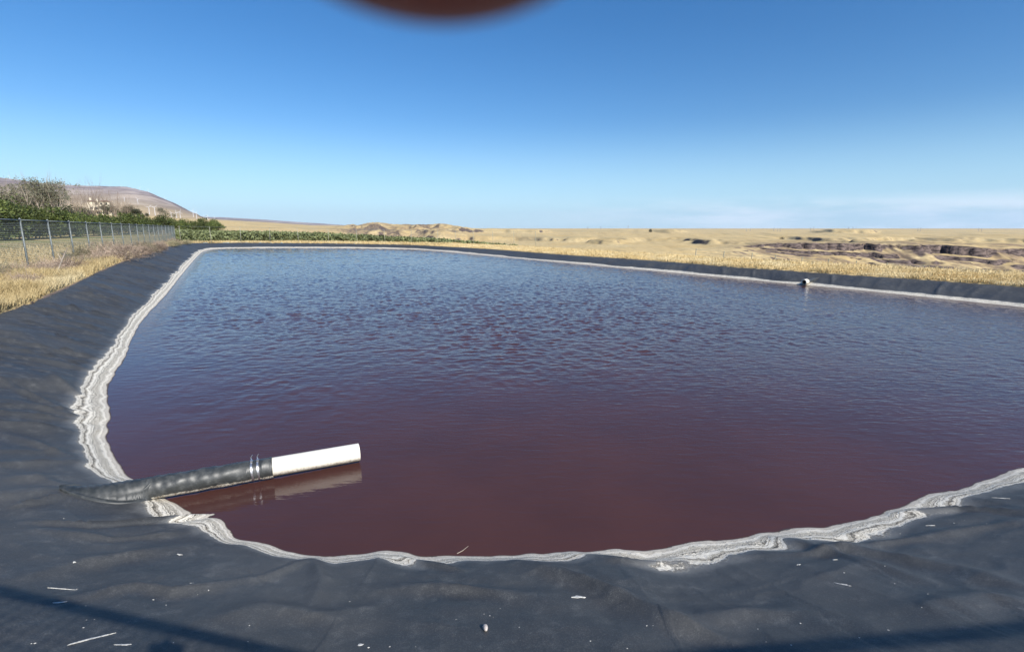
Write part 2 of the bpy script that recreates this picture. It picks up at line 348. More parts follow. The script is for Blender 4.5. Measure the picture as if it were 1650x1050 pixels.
# creases of the liner: (points at px,py on the slope, width m, height m)
CREASE = [([(1225,862),(1300,878),(1400,905),(1510,938)],.05,.015), ([(1290,872),(1420,890),(1540,912),(1660,945)],.07,.020),
 ([(835,914),(900,930),(1000,965),(1100,1005),(1180,1035)],.06,.035), ([(610,955),(700,952),(800,962),(870,968)],.05,.02),
 ([(640,897),(690,912),(745,926)],.035,.02), ([(1180,893),(1300,889),(1420,872),(1530,858),(1660,835)],.045,.018),
 ([(1440,828),(1540,818),(1660,823)],.04,.02), ([(70,975),(140,962),(224,949),(282,961),(350,950),(424,936),(500,905)],.045,.022),
 ([(20,930),(120,905),(210,890),(330,880)],.08,.022), ([(40,838),(150,842),(260,833),(335,829),(372,832)],.022,.022),
 ([(60,852),(180,862),(300,852)],.03,.013), ([(20,815),(70,808),(102,800)],.02,.018), ([(500,980),(520,940),(505,905)],.06,.02),
 ([(1480,985),(1580,960),(1660,965)],.08,.02), ([(1060,1000),(1200,985),(1330,990)],.09,.02),
 ([(330,1010),(430,985),(560,1000)],.08,.018), ([(900,892),(1000,905),(1120,900)],.05,.016), ([(0,700),(60,715),(130,745)],.05,.018),
 ([(0,640),(60,650),(128,672)],.05,.02), ([(0,590),(80,610),(140,640)],.05,.022), ([(0,770),(60,770),(120,790)],.05,.016),
 ([(38,529),(90,538),(137,553)],.035,.022), ([(82,575),(137,591)],.03,.018), ([(0,615),(60,638),(120,668)],.045,.025), ([(58,491),(140,498),(206,512)],.05,.028), ([(120,471),(219,491)],.05,.028), ([(170,448),(250,466)],.07,.03), ([(205,430),(275,443)],.09,.03), ([(20,560),(110,566),(170,580)],.05,.026)]
def slope_pt(px, py):                          # rough height on the bank, solved along the sight line
    z = 0.2
    for _ in range(12):
        X, Y = at_z(px, py, z); xa = np.array([X]); ya = np.array([Y])
        z = 0.5*z + 0.5*float(base_h(xa, ya)[0][0])
    return at_z(px, py, z)
def base_h(x, y):
    ins = inside(x, y, WLC); dw, s, _ = pdist(x, y, WLC); dc, sc, zc = pdist(x, y, CRC, True, 2); inc = inside(x, y, CRC)
    t = dw / (dw + dc + 1e-6); prof = t * (1.12 - 0.12 * t)
    z = np.where(ins, -0.38 * dw, zc * np.where(inc, prof, 1.0))
    z = np.where(~inc, zc - np.minimum(dc, 1.0) * 0.22 - 0.004, z)
    return z, ins, dw, s, dc, sc, inc, zc
CRW = [(np.array([slope_pt(*p) for p in P]), wd, hh) for P, wd, hh in CREASE]
def liner_h(x, y):
    z, ins, dw, s, dc, sc, inc, zc = base_h(x, y)
    t = dw/(dw+dc+1e-6)
    far = sstep(np.hypot(x, y), 5, 14); env = np.where(ins, 1.0, np.clip((dc)/0.35, 0.15, 1)) * sstep(dw, 0.0, 0.25)
    left = sstep(-x - 0.5*0 - 2.6, 0, 2) * sstep(y, 3.0, 5.0)
    ssl = s + 0.22*fbm(x*0.6, y*0.6, 2, 5) + 0.35*t + 0.5*t*np.sin(sc*0.21)
    # folds running down the slope
    r1 = 1 - np.abs(vnoise(ssl*1.25, t*0.45 + 3, 11)); r2 = 1 - np.abs(vnoise(ssl*2.9 + 7, t*0.7, 12))
    amp = 0.014 + 0.105*np.maximum(left, 0.55*far)
    z = z + env*sstep(dw, .1, .6)*(0.8*amp*(r1**4 - .25) + 0.42*amp*(r2**5 - .2))
    # soft billows
    z = z + env*0.045*fbm(x*0.7, y*0.7, 2, 21)*(1 - .5*left) + env*0.013*(1-.85*left)*(1-2.2*np.abs(fbm(x*1.3+0.9*y, y*2.1-0.6*x, 3, 33)))
    z = z + 0.006*fbm(x*2.2, y*2.2, 3, 44)*sstep(dw, 0, 0.1) + np.where(np.abs(z) < 0.2, 0.006*(vnoise(s*4, dw*2, 51) + 0.4*vnoise(s*10, dw*4, 52)), 0)
    for P, wd, hh in CRW:
        m = (x > P[:,0].min()-1) & (x < P[:,0].max()+1) & (y > P[:,1].min()-1) & (y < P[:,1].max()+1)
        if not m.any(): continue
        d, a, _ = pdist(x[m], y[m], P, False); L = np.linalg.norm(np.diff(P, axis=0), axis=1).sum()
        tp = np.sin(np.pi*np.clip(a/L, 0.02, 0.98))**0.5
        wv = wd*(1 + 0.3*np.sin(a*9)); zz = np.zeros(x.shape); zz[m] = 1.5*hh*tp*(np.exp(-(d/wv)**1.6) - 0.35*np.exp(-((d-2.2*wv)/(1.6*wv))**2))
        z = z + zz
    ax = np.array(PIPE_AX); d, a, _ = pdist(x, y, ax, False)      # liner pushed up where the pipe comes out of the bank
    z = z + np.where(ins, 0.3, 1.0)*0.025*np.exp(-(d/0.2)**2)*sstep(dw, 0, .2)
    return z, ins, dw, s, dc, inc, zc
PIPE_AX = [(-3.05, 3.80), (-3.62, 3.53)]

# ------------------------------------------------------------------ liner mesh (rings around the near bank, finer where it is close)
def rings(a, b, ratio):
    n = int(math.log(b/a)/math.log(ratio)) + 1; return a * (b/a) ** (np.arange(n+1)/n)
def fan(th, rr, cx=0.0, cy=0.0):
    T, RR = np.meshgrid(th, rr); return cx + np.sin(T)*RR, cy + np.cos(T)*RR
def grid_faces(nr, nt, keep=None):
    i = np.arange(nr-1)[:, None]*nt + np.arange(nt-1)[None]; f = np.stack([i, i+1, i+nt+1, i+nt], -1).reshape(-1, 4)
    return f
def compact(X, Y, Z, Fc, keepv, A={}):
    k = keepv.ravel()[Fc].all(1); Fc = Fc[k]; used = np.unique(Fc); mp_ = np.full(X.size, -1); mp_[used] = np.arange(len(used))
    V = np.stack([X.ravel()[used], Y.ravel()[used], Z.ravel()[used]], 1)
    return V, mp_[Fc], {a: b.ravel()[used] for a, b in A.items()}
th = np.concatenate([np.radians(np.arange(-100, -56, .5)), np.radians(np.arange(-56, 56, .12)), np.radians(np.arange(56, 101, .5))])
rr = rings(0.5, 78, 1.0062)
X, Y = fan(th, rr)
Zl, ins, dw, s, dc, inc, zc = liner_h(X, Y)
keep = (~ins | (dw < 0.7)) & (inc | (dc < 0.4))
# crust height along the shore
nearf = sstep(np.hypot(X, Y), 3.5, 6.0)
ch = 0.058 + 0.040*nearf*sstep(-X, 2.5, 4.0) + 0.02*nearf + 0.02*vnoise(s*0.6, 0*s, 61) + 0.022*sstep(X, 1.6, 2.4)*sstep(5.2-X, 0, 1.6)*(1-sstep(np.hypot(X,Y), 5.2, 9))
ch = ch + .022*sstep(X, -1.9, -1.3)*(1-sstep(X, .0, .8))*(1-sstep(Y, 3.4, 4.4)); ch = np.maximum(ch, 0.045)
dust = sstep(fbm(X*0.7+3, Y*0.7, 4, 71), -0.1, 0.5)*(1-sstep(np.hypot(X, Y), 4, 9)) + 0.0*X
V, Fc, A = compact(X, Y, Zl, grid_faces(len(rr), len(th)), keep, {'crust': np.clip(Zl/ch, -1, 4), 'dust': dust})
liner = mesh_np('pond_liner', V, Fc[:, ::-1], M_LINER, True, None, A); tag(liner, 'wrinkled black rubber liner covering the banks with a white salt crust', None, None, 'structure')

# ------------------------------------------------------------------ water
WAVE1, WAVE2, WAVE3 = .0145, .0100, .0042
th = np.concatenate([np.radians(np.arange(-60, -52, .5)), np.radians(np.arange(-52, 48, .105)), np.radians(np.arange(48, 80, .5))])
rr = rings(2.6, 68, 1.0046); X, Y = fan(th, rr)
insw = inside(X, Y, WLC); dw, s_arc, _ = pdist(X, Y, WLC)
calm = sstep(Y + .12*X + 2.0*fbm(X*.35, Y*.35, 3, 201), 4.5, 12.5); gust = .72 + .28*sstep(fbm(X*.10, Y*.16, 3, 203), -.25, .25)
lee = .22 + .78*sstep(X + .54*Y + 1.2*fbm(X*.3, Y*.3, 2, 204), -6.2, -3.4); east = 1 - .62*sstep(X - .35*Y, -5, 8)
amp = calm*gust*lee*east*sstep(dw, .05, .8)
c14, s14 = math.cos(R(14)), math.sin(R(14)); U = X*c14 + Y*s14; W = -X*s14 + Y*c14
wp = .22*fbm(U*.9, W*.9, 2, 207); n1 = vnoise(U*4.2 + wp*2, W*5.0 + wp*3, 211); n2 = vnoise(U*7.6 + 5, W*9.2 + wp*5, 212); n3 = vnoise(U*12, W*14, 213)
Wz = amp*(WAVE1*(1 - 1.6*np.abs(n1)) + WAVE2*n2 + WAVE3*n3 + .022*sstep(Y, 22, 42)*vnoise(U*1.9+wp, W*2.0+wp, 214) + .010*sstep(Y, 18, 34)*vnoise(U*3.1, W*2.7, 215))
Vw, f, _ = compact(X, Y, Wz, grid_faces(len(rr), len(th)), insw | (dw < .35))
water = mesh_np('water', Vw, f[:, ::-1], M_WATER); tag(water, 'murky wine red pond water with blue sky ripples', None, None, 'structure')

# ------------------------------------------------------------------ land
COLS = {
 -500: [(30,405),(80,386),(200,365),(330,338),(900,338),(2500,325),(5000,283),(8000,290),(30000,364)],
 0:    [(30,404),(80,386),(200,366),(320,345),(600,346),(2500,340),(5200,290),(8000,300),(30000,364)],
 50:   [(30,404),(80,386),(200,368),(320,346),(600,348),(2500,342),(5200,297),(8000,305),(30000,364)],
 100:  [(30,404),(80,386),(180,371),(320,346),(600,350),(2500,345),(5200,303.5),(8000,312),(30000,364)],
 160:  [(30,404),(80,386),(180,371),(320,345.5),(600,350),(2500,347),(5200,306.5),(8000,315),(30000,364)],
 215:  [(30,404),(80,386),(180,372),(320,349),(600,353),(2500,350),(5200,306.5),(8000,318),(30000,364)],
 250:  [(30,404),(80,386),(180,373),(320,352),(600,355),(2500,353),(5200,316),(8000,330),(30000,364)],
 285:  [(30,404),(80,386),(180,374),(320,356),(600,358),(2500,355),(5200,331),(8000,345),(30000,364)],
 318:  [(30,404),(80,387),(180,376),(320,361),(700,360),(2500,356),(5200,349.5),(8000,352),(12000,349),(30000,364)],
 360:  [(30,404),(80,388),(180,378),(320,367),(700,363),(2500,358),(5000,356),(8000,354),(12000,350),(30000,364)],
 430:  [(30,404),(80,388),(180,380),(320,373),(700,369),(2500,363),(5000,359),(8000,358),(12000,354),(30000,364)],
 500:  [(30,404),(80,389),(180,381),(400,380),(1200,372),(3000,366),(8000,363),(12000,359),(30000,364)],
 560:  [(30,404),(80,389.5),(180,384),(350,388),(900,385),(1450,372),(1800,366.5),(5000,365.5),(12000,363),(30000,366)],
 600:  [(30,405),(80,390),(180,387),(350,392),(900,388),(1250,371),(1450,363.5),(5000,364.5),(12000,364),(30000,366)],
 640:  [(30,406),(80,390.5),(180,388),(350,396),(850,391),(1250,374),(1500,366),(5000,365.3),(12000,365),(30000,366)],
 700:  [(30,406),(80,391),(180,390),(350,398),(750,389),(1150,373),(1500,367),(5000,366),(12000,366),(30000,367)],
 780:  [(30,410),(60,396),(150,394),(330,398),(600,386),(1100,376),(2000,370.5),(5000,369),(12000,368.3),(30000,368)],
 900:  [(30,415),(60,402),(150,403),(300,402),(550,389),(1100,378),(2000,372),(5000,369.2),(12000,368.3),(30000,368)],
 1000: [(30,420),(60,409),(150,412),(300,405),(500,391),(1000,379),(1700,372.5),(4000,368.5),(12000,368.3),(30000,368)],
 1110: [(30,424),(60,414),(150,420),(290,408),(450,394),(900,382),(1700,376),(4000,371),(12000,368.5),(30000,368)],
 1180: [(26,427),(60,422),(150,436),(300,416),(350,398),(800,383),(1500,376),(4000,372),(12000,368.5),(30000,368)],
 1300: [(26,432),(60,431),(150,452),(318,429),(372,391),(700,385),(1500,377),(4000,372),(12000,368.5),(30000,368)],
 1450: [(24,438),(60,440),(150,462),(318,441),(378,392),(700,385),(1500,377),(4000,371.5),(12000,368.5),(30000,368)],
 1650: [(22,447),(60,452),(150,472),(318,453),(385,396),(700,388),(1500,379),(4000,373),(12000,368.5),(30000,368)],
 2300: [(22,465),(60,460),(150,480),(318,455),(390,403),(700,390),(1500,381),(4000,373),(12000,368.5),(30000,368)],
}
ck = sorted(COLS)
def land_h(x, y):
    rngd = np.hypot(x, y)
    yy = np.maximum(y, 1.0); ax_ = np.where(y > 0.2, x/yy, np.sign(x)*9)
    ps = np.clip(CX + ax_*F*1.016, ck[0], ck[-1])
    # depth measured so that rows stay at comparable range
    ld = np.log(np.clip(yy, 20, 30000)); zs = []
    for k in ck:
        L = COLS[k]; zz = [ZC + ray(k, p)[1]*d for d, p in L]; zs.append(np.interp(ld, [math.log(d) for d, p in L], zz))
    zs = np.array(zs); i = np.clip(np.searchsorted(ck, ps) - 1, 0, len(ck)-2); c = np.array(ck, float)
    t = (ps - c[i])/(c[i+1]-c[i]); t = np.clip(t, 0, 1)
    z0 = np.take_along_axis(zs, i[None], 0)[0]; z1 = np.take_along_axis(zs, (i+1)[None], 0)[0]; z = z0 + (z1-z0)*t
    # cliffs of the canyon on the right
    u = sstep(ps, 1120, 1260)*sstep(yy, 230, 300)*(1-sstep(yy, 430, 560))
    tn = fbm(x/60, y/60, 5, 81)
    zb_, zt_ = [np.interp(ps, ck, [ZC + np.interp(math.log(dd_), [math.log(d) for d, p in COLS[k]], [ray(k, p)[1]*d for d, p in COLS[k]]) for k in ck]) for dd_ in (318.0, 380.0)]
    Yw = yy + 15*fbm(x/50, y/140, 4, 82) + 9*(np.abs(fbm(x/16, y/60, 3, 84))*2-.5) + 3*fbm(x/5, y/20, 2, 89); pr = 0; rock = 0*z
    for Yk, wk, hk, sd_ in ((320, .12, 2.2, 1), (332, .16, 2.4, 2), (345, .14, 2.4, 3), (357, .18, 3.0, 4), (369, .40, 4.2, 5)):
        mk = sstep(fbm(x/24, y/90, 4, 300+sd_), (-.12, -.12, -.2, -.35, -.7)[sd_-1], .1); a_ = sstep(Yw, Yk, Yk+1.8)
        pr = pr + wk*(mk*(.8*a_ + .2*sstep(Yw, Yk-10, Yk+4)) + (1-mk)*sstep(Yw, Yk-13, Yk+5)); rock = np.maximum(rock, mk*np.exp(-((Yw-Yk-1.0)/2.8)**2))
    zc_ = zb_ + (zt_-zb_)*pr; inz = sstep(yy, 296, 306)*(1-sstep(yy, 384, 398)); rock = rock*u*inz
    z = z + u*inz*(zc_ - z) + u*(0.7*tn*2 + .5*fbm(x/9, y/22, 3, 87))
    # broken ground and small outcrops further off
    u2 = sstep(ps, 520, 640)*sstep(yy, 240, 420)*(1-sstep(yy, 2500, 4500))*(1-u)
    st2 = 0.012*yy + 2; zq = z + st2*0.9*fbm(x/(0.16*yy+30), y/(0.16*yy+30), 5, 91); k = np.floor(zq/st2); fr = zq/st2 - k
    z = z + u2*0.85*((k + 0.4*fr + 0.6*sstep(fr, 0.80, 0.95))*st2 - z)
    rock = np.maximum(rock, 0.38*(1-sstep(yy, 900, 1500))*u2*sstep(fr, .78, .84)*(1-sstep(fr, .95, .99))*sstep(fbm(x/(.1*yy+20), y/(.1*yy+20), 3, 93), -.05, .25))
    # canyon walls with gullies, middle left
    u3 = sstep(ps, 490, 570)*(1-sstep(ps, 700, 800))*sstep(yy, 800, 1000)*(1-sstep(yy, 1500, 2200))
    z = z + u3*(1-np.abs(fbm(x/90, y/220, 4, 95))*2.4)*13
    hillm = (1-sstep(ps, 318, 335))*sstep(yy, 1500, 4200)
    z = z + hillm*(1-np.abs(fbm(x/650+0.25*y/650, y/1500, 5, 97))*2)*42
    z = z + (fbm(x/9, y/9, 4, 99)*0.10 + fbm(x/60, y/60, 3, 98)*0.5*sstep(rngd, 90, 300))
    z = z + sstep(yy, 110, 220)*(1-sstep(yy, 2500, 4000))*0.0022*yy*fbm(x/(.03*yy+5), y/(.09*yy+10), 4, 120)
    far = sstep(rngd, 1500, 6000)
    z = z + far*(1-hillm)*fbm(x/900, y/900, 4, 101)*4
    rock = np.maximum(rock, 0.5*u3*sstep(fbm(x/45, y/160, 4, 96), 0.0, .2))
    global ROCK; ROCK = rock
    return z, u, u3, hillm, ps
def ground_h(x, y):
    dc, _, zc = pdist(x, y, CRC, True, 2)
    zl, u, u3, hm, ps = land_h(x, y)
    b = sstep(dc, 1.5, 22) * sstep(y, -5, 12)
    zn = zc + 0.035 + 0.05*fbm(x*0.8, y*0.8, 4, 111)*sstep(dc, 0.1, 1.5)
    return zn*(1-b) + zl*b, dc, u, u3, hm, ps
th = np.concatenate([np.radians(np.arange(-180, -60, 1.5)), np.radians(np.arange(-60, 60, .13)), np.radians(np.arange(60, 181.4, 1.5))])
rr = np.concatenate([rings(0.35, 15, 1.03)[:-1], rings(15, 260, 1.011)[:-1], np.arange(260, 620, 1.7), rings(621, 30000, 1.008)])
X, Y = fan(th, rr)
Zg, dc, u, u3, hm, ps = ground_h(X, Y); rock_ = ROCK; inc = inside(X, Y, CRC)
keep = ~inc | (dc < 0.6)
Zg = np.where(inc, Zg - 1.0*dc - 0.02, Zg)
field = (1-sstep(ps, 280, 420))*sstep(Y, 34, 45)*(1-sstep(Y, 120, 170))
V, Fc, A = compact(X, Y, Zg, grid_faces(len(rr), len(th)), keep, {'field': field, 'hill': np.maximum(hm, sstep(Y, 6000, 9000)*(1-sstep(ps, 600, 720))), 'scree': np.maximum(u, 0.8*u3), 'rock': rock_})  # far ridge takes the hill's haze-paled colour too
ground = mesh_np('ground', V, Fc[:, ::-1], M_LAND, True, None, A); tag(ground, 'dry golden grassland with canyon cliffs and a far brown hill', None, None, 'structure')
def gz(x, y): return float(ground_h(np.array([x]), np.array([y]))[0][0])
def lz(x, y): return float(liner_h(np.array([x]), np.array([y]))[0][0])

# ------------------------------------------------------------------ haze
LOWZ = float(Zg.min()) - 1; HIZ = float(Zg.max()) + 160
mb = MB(); mb.box((0, 0, (LOWZ+HIZ)/2), (64000, 64000, HIZ-LOWZ))
hm_ = bpy.data.materials.new('hazy air'); hm_.use_nodes = True; hn = hm_.node_tree.nodes; hn.clear()
ho = hn.new('ShaderNodeOutputMaterial'); pv = hn.new('ShaderNodeVolumePrincipled'); pv.inputs['Color'].default_value = (0.62, 0.78, 1.0, 1)
pv.inputs['Density'].default_value = 0.000016; pv.inputs['Anisotropy'].default_value = 0.0
hm_.node_tree.links.new(pv.outputs[0], ho.inputs['Volume'])
hz = mb.build('haze', hm_); tag(hz, 'thin bluish haze over the distant hills', None, None, 'stuff')


# ------------------------------------------------------------------ large drain pipe in the foreground
PA, PB = Vector((-1.50, 4.54, 0.100)), Vector((-3.10, 3.785, 0.118))     # free end, shore end (axis)
PL = (PB - PA).length; PR = 0.086
def pipe_frame(a, b, root):
    d = (b - a).normalized(); root.location = a; root.rotation_euler = (0, -math.asin(d.z), math.atan2(d.y, d.x))
def wall_tube(n, xs, ro, ri):
    mb = MB(); V = []; Fc = []
    prof = [(x, ro) for x in xs] + [(x, ri) for x in reversed(xs)]
    for x, r in prof:
        for k in range(n): a = 2*math.pi*k/n; V.append((x, r*math.cos(a), r*math.sin(a)))
    m = len(prof)
    for i in range(m):
        for k in range(n): Fc.append((i*n+k, i*n+(k+1)%n, ((i+1)%m)*n+(k+1)%n, ((i+1)%m)*n+k))
    mb.add(V, Fc); return mb
pipe = empty('drain_pipe'); pipe_frame(PA, PB, pipe)
tag(pipe, 'large white plastic pipe in a black rubber sleeve reaching over the water', 'pipe')
J = 0.765
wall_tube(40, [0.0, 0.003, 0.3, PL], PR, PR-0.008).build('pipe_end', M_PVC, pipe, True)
bpy.context.view_layer.update()
# wrinkled sleeve
n = 72; xs = np.linspace(J, PL+0.40, 190); V = []
rng = np.random.default_rng(4)
for x in xs:
    for k in range(n):
        a = 2*math.pi*k/n
        wv = 0.0026*math.sin((x*82 + 1.2*math.sin(a*1.0+.5) + 1.5*math.sin(x*7)))*max(0, math.sin(a+0.1*math.sin(x*5)))*float(sstep(x, J+.22, J+.5))
        wv += 0.002*math.sin(x*21+a*3) + 0.0012*math.sin(a*5+x*33)
        r = PR + 0.0080 + wv*(0.3 if x < J+.02 else 1)
        if abs(x-(J+.165)) < .03 or abs(x-(J+.115)) < .02: r = PR + 0.0045
        V.append((x, r*math.cos(a), r*math.sin(a)))
V += [(J, PR*math.cos(2*math.pi*k/n), PR*math.sin(2*math.pi*k/n)) for k in range(n)]
i = np.arange(len(xs)-1)[:, None]*n + np.arange(n)[None]; j = np.arange(len(xs)-1)[:, None]*n + (np.arange(n)+1)[None] % n
Fc = np.stack([i, i+n, j+n, j], -1).reshape(-1, 4); b = len(xs)*n; kk = np.arange(n)
Fc = np.vstack([Fc, np.stack([kk, (kk+1)%n, b+(kk+1)%n, b+kk], 1)])
mesh_np('sleeve', V, Fc, M_SLEEVE, True, pipe)
for xc in (J+.115, J+.165):
    mb = MB(); ang = np.linspace(0, 2*math.pi, 41); V = []; Fc = []; m = len(ang)
    for a in ang[:-1]:
        for dx, r in ((-.008, PR+.0045), (-.008, PR+.0075), (.008, PR+.0075), (.008, PR+.0045)): V.append((xc+dx+0.004*math.sin(a*2), r*math.cos(a), r*math.sin(a)))
    for k in range(m-1):
        for c in range(4): Fc.append((k*4+c, k*4+(c+1)%4, ((k+1)%(m-1))*4+(c+1)%4, ((k+1)%(m-1))*4+c))
    mb.add(V, Fc)
    mb.box((xc, 0.012, PR+.012), (.018, .03, .013))
    cl_ = mb.build('hose_clamp', M_STEEL, pipe)
    mb = MB(); mb.tube([(xc, -0.006, PR+.012), (xc+.004, -0.012, PR+.035), (xc-.012, -0.004, PR+.062)], [.005, .0045, .003], 6)
    mb.build('clamp_tail', M_STEEL, cl_)
# skirt that melts into the bank
dv = (PB-PA).normalized(); sv = Vector((-dv.y, dv.x, 0)).normalized(); ns = 90; nc = 60
inv = pipe.matrix_basis.inverted(); P_ = []
for i in range(ns+1):
    t = i/ns; L = PL - 0.10 + t*0.60; c = PA + dv*L; wd = 0.175*max(0.0, math.sin(math.pi*min(1, t*.94+.06)))**.55*(1-.25*t) + .004
    for k in range(nc+1):
        s = -1 + 2*k/nc; lat = s*wd; p = c + sv*(lat + .02*math.sin(t*5)); P_.append((p.x, p.y, t, s, c.z, lat))
P_ = np.array(P_); g = liner_h(P_[:,0], P_[:,1])[0]; t, s_, cz, lat = P_[:,2], P_[:,3], P_[:,4], P_[:,5]; cz = np.maximum(cz, g - 0.035 - .06*t)
rs_ = PR + .0075 + .008*sstep(t, 0, .3); cyl = cz + np.sqrt(np.clip(rs_**2 - lat**2, 0, 1)) - (np.abs(lat) >= rs_-.001)*.2
gg = g + 0.007 + 0.004*np.sin(lat*70 + t*9)*sstep(1-np.abs(s_), 0, .2); kk_ = .02
zz = np.where(np.maximum(cyl, gg) > 0, np.log(np.exp((cyl-gg)/kk_)+1)*kk_ + gg, gg)
zz += np.exp(-((np.abs(s_)-.86)/.07)**2)*.008 + 0.003*np.sin(t*75+lat*25)*np.exp(-(lat/.08)**2)
zz = np.where(np.abs(s_) > .97, g-.012, zz); zz = np.maximum(zz, -0.02)
V = [tuple(inv @ Vector((a, b, c))) for a, b, c in zip(P_[:,0], P_[:,1], zz)]
mesh_np('skirt', V, grid_faces(ns+1, nc+1)[:, ::-1], M_SKIRT, True, pipe)

# small inlet pipe on the right shore
X0, Y0 = at_z(1297, 458.5, 0.02); dd = Vector((.84, .53, 0.0)).normalized()
inlet = empty('inlet_pipe'); A_ = Vector((X0, Y0, 0.125)) - dd*0.10; pipe_frame(A_, A_ + dd*1.9 + Vector((0,0,.12)), inlet)
tag(inlet, 'short open white pipe poking out of the far right bank just above the water', 'pipe')
wall_tube(28, [0, .004, .2], .112, .078).build('collar', M_PVC, inlet, True)
wall_tube(28, [.2, .3, 1.9], .098, .078).build('pipe_body', M_SLEEVE, inlet, True)
mb = MB(); mb.tube([(.25, 0, 0), (.26, 0, 0)], .077, 24); mb.build('throat_shade_disc', M_PHONE, inlet)  # black disc across the bore stands in for the shade inside

# ------------------------------------------------------------------ chain link fences
def chain_panel(L, H, pitch=0.055, wr=0.0017, sides=3, name='chain_link'):
    n = max(2, int(L/pitch)); p = L/n; seg = int(H/(pitch*.5)); V = []; Fc = []
    for w_ in range(n+1):
        for k in range(seg+1):
            zz = H*k/seg; xx = w_*p + (p*.5 if k % 2 else -p*.5)*(1 if w_ % 2 == 0 else 1)*0.99; xx = min(max(xx, 0), L)
            yy = wr*(1 if k % 2 else -1); b = len(V)
            for c in range(sides):
                a = 2*math.pi*c/sides; V.append((xx + wr*math.cos(a), yy + wr*math.sin(a), zz))
            if k:
                for c in range(sides): Fc.append((b-sides+c, b-sides+(c+1)%sides, b+(c+1)%sides, b+c))
    me = bpy.data.meshes.new(name); me.from_pydata(V, [], Fc); me.materials.append(M_WIRE); me.update(); return me
def post_mb(h, r, cap=True):
    mb = MB(); mb.tube([(0,0,-.3),(0,0,h)], r, 10)
    if cap: mb.tube([(0,0,h),(0,0,h+.02),(0,0,h+.05)], [r*1.25, r*1.2, r*.3], 10)
    return mb
H = 1.80
def link_fence(pts, zs, label, group=None, spacing=2.9, r=.03, rail=True, lean=0, wr=.0026, pitch=.055, postmat=None, rail_r=.021):
    root = empty('chain_link_fence', (*pts[0], zs[0])); tag(root, label, 'fence', group); root['_'] = 0; del root['_']
    o0 = Vector((*pts[0], zs[0])); first = None; pan = {}; rails = MB(); wires = MB()
    for a, b, za, zb in zip(pts[:-1], pts[1:], zs[:-1], zs[1:]):
        a = Vector((*a, za)); b = Vector((*b, zb)); L = (b-a).length; n = max(1, round(L/spacing)); st = (b-a)/n; hl = math.hypot(st.x, st.y)
        key = round(hl, 3)
        if key not in pan: pan[key] = chain_panel(hl, H-.03, pitch, wr)
        rz = math.atan2(st.y, st.x)
        for i in range(n+1):
            p = a + st*i - o0
            if i == n and (b - Vector((*pts[-1], zs[-1]))).length > .01: pass
            elif first is None:
                first = post_mb(H, r).build('post', postmat or M_GALV, root, True); first.location = p
            else:
                c = first.copy(); C.objects.link(c); c.parent = root; c.location = p; c.rotation_euler = (random.uniform(-1,1)*lean, random.uniform(-1,1)*lean, 0)
            if i < n:
                c = bpy.data.objects.new('chain_link', pan[key]); C.objects.link(c); c.parent = root; c.location = p + Vector((0,0,.02)); c.rotation_euler = (0, -math.atan2(st.z, hl), rz)
                sd_ = Vector((-st.y, st.x, 0)).normalized()*.0
                rails.tube([p + Vector((0,0,H-.02)), p + st + Vector((0,0,H-.02))], rail_r, 8, m=0)
                wires.tube([p + Vector((0,0,.05)), p + st + Vector((0,0,.05))], .003, 4, m=0)
    rails.build('top_rail', M_GALV, root, True); wires.build('bottom_wire', M_GALV, root)
    return root
random.seed(3)
FA = (-16.8, 17.5); fl = lambda y: (-16.8 - .546*(y-17.5), y)
KC = (1.38, -0.46); NW = (-8.2, 1.80); FAR = fl(59.5)
fn = link_fence([fl(1.70)] + [fl(17.5 - 2.9*1)] + [FAR], [.75, .75, .72], 'grey chain link fence running along the weedy top of the left bank', 'chain link fences round the pond')
fb = link_fence([NW, KC, (20.5, 1.55)], [.75, .75, .72], 'chain link fence behind the near bank, its rail casting a dark line over the liner', 'chain link fences round the pond', spacing=3.1, r=.045, wr=.0034, rail_r=.027, pitch=.07)
xr, yr = at_z(705, 391.5, .3)
ff = link_fence([(FAR[0]+.4, FAR[1]+.3), (-26.5, 62.5), (xr, yr), (xr+13, yr-9)], [.72, .5, .2, .1], 'sparse wire fence with pale posts between the far bank and the crop rows', 'chain link fences round the pond', spacing=3.3, r=.022, lean=.04, wr=.0009, pitch=.11, postmat=M_WOODP, rail_r=.011)
# low wire fence beyond the right bank
def wire_fence(cols, Yd, hgt, label):
    root = empty('wire_fence', at_y(cols[0], 420, Yd)); tag(root, label, 'fence'); o0 = root.location.copy(); o0.z = gz(o0.x, o0.y); root.location = o0
    first = None; tops = []
    for k, px in enumerate(cols):
        Yk = Yd - 14*k/len(cols); p = at_y(px, 420, Yk); p.z = gz(p.x, p.y)
        if first is None:
            mb = MB(); mb.tube([(0,0,-.2),(0,0,hgt)], [.06,.05], 7); first = mb.build('post', M_WOODP, root); o = first
        else: o = first.copy(); C.objects.link(o); o.parent = root
        o.location = p - o0; o.rotation_euler = (random.uniform(-.04,.04), random.uniform(-.06,.06), 0); tops.append(p - o0)
    mb = MB()
    for hh in (.5, .8, 1.1): mb.tube([t_ + Vector((0,0,hh*hgt/1.2)) for t_ in tops], .010, 4)
    mb.build('wire', M_WIRE, root)
wire_fence([1120,1165,1211,1249,1292,1335,1380,1430,1490,1555,1625,1700], 62, 1.25, 'low wire fence on thin posts in the dry grass beyond the right bank')

